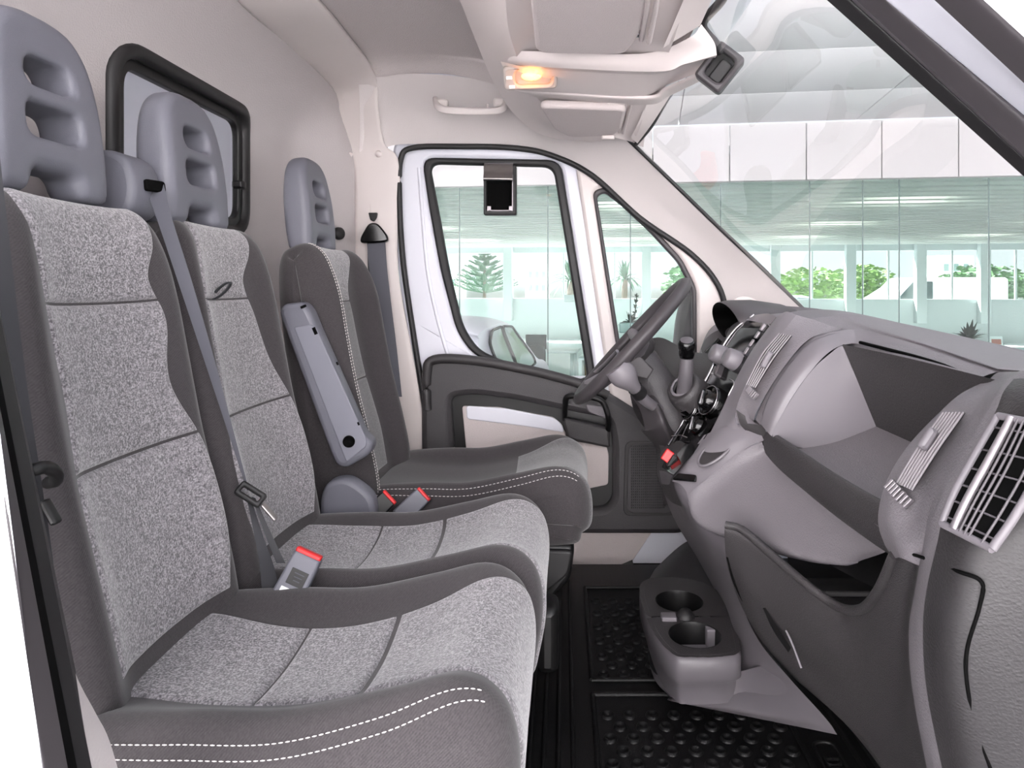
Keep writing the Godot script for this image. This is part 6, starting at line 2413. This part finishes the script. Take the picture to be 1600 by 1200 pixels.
	leaf_fan(m, o + Vector3(0, 0.11, 0), 54, 0.34, 0.026, 21, 0.55)
	tag(obj("leaves", m, leaf, pl), "", "", "", "stuff")
	var ls := thing("leaflet_stand", "upright leaflet stand with a red and grey print right of the potted plant", "stand")
	o = front_at(1556, 541, 1.1)
	m = Mb.new()
	solid(m, rect(0.17, 0.26, 0.006), 0.012, 0.003, Transform3D(fbasis() * Basis(Vector3.RIGHT, -0.15), o))
	obj("board", m, wht, ls)
	m = Mb.new()
	solid(m, rect(0.12, 0.07, 0.004), 0.003, 0.001, Transform3D(fbasis() * Basis(Vector3.RIGHT, -0.15), o + FN * 0.012 + Vector3(0, 0.06, 0)))
	obj("print_block", m, mat(Color(0.70, 0.42, 0.36), 0.6), ls)
	m = Mb.new()
	lathe(m, [Vector2(0, 0.004), Vector2(0.035, 0.003), Vector2(0.035, -0.002)], y_axes(o + FN * 0.016 + Vector3(0, -0.05, 0), FN), 20)
	obj("print_disc", m, mat(Color(0.45, 0.47, 0.48), 0.6), ls)
	m = Mb.new()
	box(m, front_at(1595, 548, 1.1), Vector3(0.22, 0.08, 0.2), 0.02, fbasis())
	tag(obj("paper_tray", m, mat(Color(0.72, 0.80, 0.80), 0.5)), "pale paper tray at the far right end of the reception counter", "tray")
	m = Mb.new()
	box(m, front_at(1385, 520, 1.2), Vector3(0.09, 0.2, 0.09), 0.02, fbasis())
	tag(obj("brown_box", m, mat(Color(0.66, 0.48, 0.38), 0.6)), "small brown box behind the glass just above the dashboard ridge", "box")
	# plant by the quarter window
	pl = thing("potted_plant", "sparse dark plant in a grey trough seen through the quarter window", "plant")
	o = front_at(985, 505, 1.0)
	m = Mb.new()
	box(m, o + Vector3(0, -0.06, 0), Vector3(0.30, 0.14, 0.25), 0.015, fbasis())
	obj("pot", m, mat(Color(0.62, 0.70, 0.69), 0.5), pl)
	m = Mb.new()
	leaf_fan(m, o, 30, 0.20, 0.022, 22, 0.5)
	for i in 5:
		leaf_fan(m, o + Vector3(0.06 + 0.006 * i, 0.06 + 0.075 * i, 0), 6, 0.09, 0.016, 30 + i, 0.3)
	tag(obj("leaves", m, leaf, pl), "", "", "", "stuff")
	m = Mb.new()
	tube(m, [o, o + Vector3(0.06, 0.1, 0), o + Vector3(0.09, 0.42, 0)], 0.008, 6)
	obj("stem", m, leaf, pl)
	m = Mb.new()
	box(m, o + Vector3(0.05, -0.5, 0), Vector3(0.5, 0.74, 0.3), 0.01, fbasis())
	tag(obj("plinth", m, wht), "white plinth under the sparse plant by the quarter window", "plinth")


func car_body(called: String, label: String, xf: Transform3D, paint: Material, glass: Material):
	# small hatchback; x forward, y up, origin on the ground under the tail
	var c := thing(called, label, "car")
	var prof := [Vector2(0.02, 0.32), Vector2(0.0, 0.62), Vector2(0.03, 0.92), Vector2(0.16, 1.30), Vector2(0.28, 1.44), Vector2(0.60, 1.50), Vector2(1.3, 1.51), Vector2(1.9, 1.44), Vector2(2.55, 1.02), Vector2(3.2, 0.92), Vector2(3.7, 0.74), Vector2(3.78, 0.5), Vector2(3.74, 0.30), Vector2(1.8, 0.24)]
	var pc := cr(prof, 5, true)
	var rows := []
	for j in 19:
		var u := -1.0 + j / 9.0
		var r := PackedVector3Array()
		for q in pc:
			var w := 0.84 - 0.19 * smoothstep(0.85, 1.5, q.y)
			var roof := pow(absf(u), 4.0)
			var nose := 0.10 * pow(absf(u), 3.0) * (1.0 if q.x > 3.0 else (-1.0 if q.x < 0.3 else 0.0))
			r.append(xf * Vector3(q.x - nose, q.y - roof * 0.07 * smoothstep(1.2, 1.5, q.y), u * w))
		r.append(r[0])
		rows.append(r)
	var m := Mb.new()
	grid(m, rows, false, null)
	for j in [0, 18]:
		var rim := Array(rows[j]).slice(0, rows[j].size() - 1)
		var t := PackedVector3Array()
		var p2 := PackedVector2Array(pc)
		for i in Geometry2D.triangulate_polygon(p2):
			t.append(rim[i])
		m.put(t, xf * Vector3(1.8, 0.8, -9.0 if j == 0 else 9.0))
	obj("body", m, paint, c)
	for s in [-1, 1]:
		for q in [[[0.50, 0.98], [0.55, 1.32], [0.78, 1.41], [1.22, 1.42], [1.22, 0.98]], [[1.27, 0.98], [1.27, 1.42], [1.75, 1.39], [2.28, 1.06], [2.30, 0.98]]]:
			m = Mb.new()
			var p := []
			for v in q:
				p.append(Vector2(v[0], v[1]))
			var rp2 := round_poly(p, 0.06, 4)
			var front := PackedVector3Array()
			for v in rp2:
				front.append(xf * Vector3(v.x, v.y, s * (0.855 - 0.19 * smoothstep(0.85, 1.5, v.y) + 0.004)))
			fan(m, Array(front), xf * Vector3(1.5, 1.5, 20.0 * s))
			obj("side_window", m, glass, c)
			m = Mb.new()
			tube(m, Array(front), 0.012, 6, true)
			obj("window_trim", m, M.rubber, c)
	# tailgate glass
	m = Mb.new()
	var tg := []
	for v in round_poly([Vector2(-0.56, 0.98), Vector2(0.56, 0.98), Vector2(0.50, 1.32), Vector2(-0.50, 1.32)], 0.08, 4):
		tg.append(xf * Vector3(lerpf(0.03, 0.165, (v.y - 0.92) / 0.38) - 0.012 + 0.06 * v.x * v.x, v.y, v.x))
	fan(m, tg, xf * Vector3(-9, 3, 0))
	obj("rear_window", m, glass, c)
	m = Mb.new()
	tube(m, tg, 0.022, 6, true)
	obj("rear_window_trim", m, M.rubber, c)
	for q in [[0.72, 0.80], [0.72, -0.80], [3.05, 0.80], [3.05, -0.80]]:
		m = Mb.new()
		lathe(m, [Vector2(0, 0.09), Vector2(0.2, 0.09), Vector2(0.28, 0.10), Vector2(0.30, 0.07), Vector2(0.30, -0.07), Vector2(0, -0.07)], xf * y_axes(Vector3(q[0], 0.30, q[1]), Vector3(0, 0, signf(q[1]))), 26)
		obj("wheel", m, M.rubber, c)
	for s in [-0.72, 0.72]:
		m = Mb.new()
		box(m, xf * Vector3(0.07, 0.85, s), Vector3(0.08, 0.26, 0.12), 0.03, xf.basis)
		obj("tail_lamp", m, M.red, c)
	return c


func cars():
	var glass := mat(Color(0.16, 0.21, 0.21), 0.1)
	# parked between the van and the glass wall, seen from behind
	var o := at(742, 497, 5.0)
	var b := Basis(Vector3.UP, 1.48)
	car_body("hatchback_car", "white hatchback car parked outside, its rear showing in the driver's window", Transform3D(b, Vector3(-1.33, 0, -4.95)), M.paint, glass)
	# vans and cars beyond the showroom's rear windows
	var pale := mat(Color(0.90, 0.93, 0.93), 0.3)
	car_body("parked_car", "pale blue car parked beyond the showroom, just above the dashboard ridge", Transform3D(Basis(Vector3.UP, 0.1), Vector3(6.6, 0, -23.9)), mat(Color(0.62, 0.74, 0.78), 0.3), glass)
	var v := thing("parked_van", "white van parked beyond the showroom, seen through the middle of the windscreen", "van")
	var m := Mb.new()
	o = at(1385, 480, 27.0)
	solid(m, round_poly([Vector2(-2.6, 0.3), Vector2(2.6, 0.3), Vector2(2.6, 2.15), Vector2(-0.9, 2.15), Vector2(-1.7, 1.35), Vector2(-2.6, 1.1)], 0.15), 1.9, 0.12, Transform3D(Basis.IDENTITY, Vector3(o.x + 1.0, 0.0, o.z)))
	obj("body", m, pale, v)
	m = Mb.new()
	solid(m, round_poly([Vector2(-1.5, 1.35), Vector2(-0.2, 1.35), Vector2(-0.2, 2.0), Vector2(-0.9, 2.0)], 0.05), 0.02, 0.005, Transform3D(Basis.IDENTITY, Vector3(o.x + 1.0, 0.0, o.z + 1.895)))
	obj("side_window", m, glass, v)
	for x in [-1.7, 1.6]:
		m = Mb.new()
		lathe(m, [Vector2(0, 0.05), Vector2(0.25, 0.05), Vector2(0.34, 0.0), Vector2(0.34, -0.2), Vector2(0, -0.2)], y_axes(Vector3(o.x + 1.0 + x, 0.34, o.z + 1.9), Vector3(0, 0, 1)), 22)
		obj("wheel", m, M.rubber, v)


func greenery():
	var pine := mat(Color(0.20, 0.34, 0.24), 0.8)
	var fresh := mat(Color(0.38, 0.52, 0.20), 0.8)
	var mid := mat(Color(0.26, 0.42, 0.22), 0.8)
	var bark := mat(Color(0.36, 0.30, 0.25), 0.9)
	# star pine
	var t := thing("pine_tree", "tall star pine with tiered branches beyond the showroom, in the driver's window", "tree")
	var o := at(757, 560, 36.0)
	o.y = 0.0
	var m := Mb.new()
	tube(m, [o, o + Vector3(0, 3.6, 0)], 0.12, 8, false, [1.0, 0.3])
	obj("trunk", m, bark, t)
	rng.seed = 7
	m = Mb.new()
	for k in 8:
		var y := 1.5 + k * 0.28
		var l := lerpf(1.75, 0.35, pow(k / 7.0, 1.1))
		for i in 9:
			var a := TAU * i / 9 + k * 0.4
			var d := Vector3(cos(a), 0.18, sin(a))
			var b := o + Vector3(0, y, 0)
			tube(m, [b, b + d * l * 0.6, b + d * l + Vector3(0, 0.16 * l, 0)], 0.022, 4)
			for j in 7:
				var p := b + d * l * (0.35 + 0.1 * j) + Vector3(0, 0.02 * j, 0)
				var sd := d.cross(Vector3.UP).normalized()
				for s in [-1, 1]:
					tube(m, [p, p + (sd * s * 0.7 + d * 0.6 + Vector3(0, 0.12, 0)) * 0.22 * (1.2 - 0.09 * j)], 0.026, 4)
	obj("branches", m, pine, t)
	# palms
	for q in [[890, 33.0, 2.05, "palm with a spiky crown beyond the showroom, at the right of the driver's window"], [975, 37.0, 2.2, "palm beyond the showroom, behind the quarter window"]]:
		t = thing("palm_tree", q[3], "tree")
		o = at(q[0], 560, q[1])
		o.y = 0.0
		m = Mb.new()
		tube(m, [o, o + Vector3(0.05, q[2], 0)], 0.16, 8)
		obj("trunk", m, bark, t)
		m = Mb.new()
		leaf_fan(m, o + Vector3(0.05, q[2], 0), 46, 1.5, 0.07, 60 + int(q[0]), 0.8)
		tag(obj("fronds", m, pine, t), "", "", "", "stuff")
	# broad trees beyond the windscreen
	var k := 0
	for q in [[1090, 30.0, 1.9, 1.6, mid, "green tree beyond the showroom, close to the windscreen pillar"], [1265, 31.0, 1.7, 1.9, fresh, "yellow-green bushy tree beyond the showroom, left of the white van"], [1345, 33.0, 1.9, 1.7, fresh, "yellow-green tree beyond the showroom, directly above the white van's bonnet"], [1540, 29.0, 1.8, 1.9, mid, "wide green tree beyond the showroom, above the potted plant on the counter"], [1690, 33.0, 2.0, 1.9, mid, "green tree beyond the showroom at the right edge of the windscreen"]]:
		t = thing("broad_tree", q[5], "tree")
		o = at(q[0], 500, q[1])
		o.y = 0.0
		m = Mb.new()
		tube(m, [o, o + Vector3(0.05, q[2], 0)], 0.14, 8)
		obj("trunk", m, bark, t)
		m = Mb.new()
		crown(m, o + Vector3(0, q[2], 0), Vector3(q[3], 1.0, q[3]), 1500, 0.16, 100 + k)
		tag(obj("crown", m, q[4], t), "", "", "", "stuff")
		k += 1
	# buildings across the street
	var wb := mat(Color(0.90, 0.90, 0.88), 0.7)
	for q in [[690, 40.0, 2.6, 2.6, "pale flat-roofed building far beyond the showroom, left of the star pine"], [840, 42.0, 1.4, 3.2, "narrow pale tower far beyond the showroom, between the star pine and the palm"], [1480, 44.0, 2.2, 3.8, "tall pale block far beyond the showroom, right of the white van"]]:
		t = thing("far_building", q[4], "building")
		o = at(q[0], 500, q[1])
		m = Mb.new()
		box(m, Vector3(o.x, q[3] / 2, o.z), Vector3(q[2], q[3], 2.0), 0.03)
		obj("walls", m, wb, t)
		for i in 3:
			for j in 2:
				m = Mb.new()
				box(m, Vector3(o.x + (i - 1) * q[2] * 0.28, q[3] * (0.55 + 0.25 * j), o.z + 1.0), Vector3(q[2] * 0.14, q[3] * 0.12, 0.05), 0.01)
				obj("window", m, M.car_glass_solid, t)
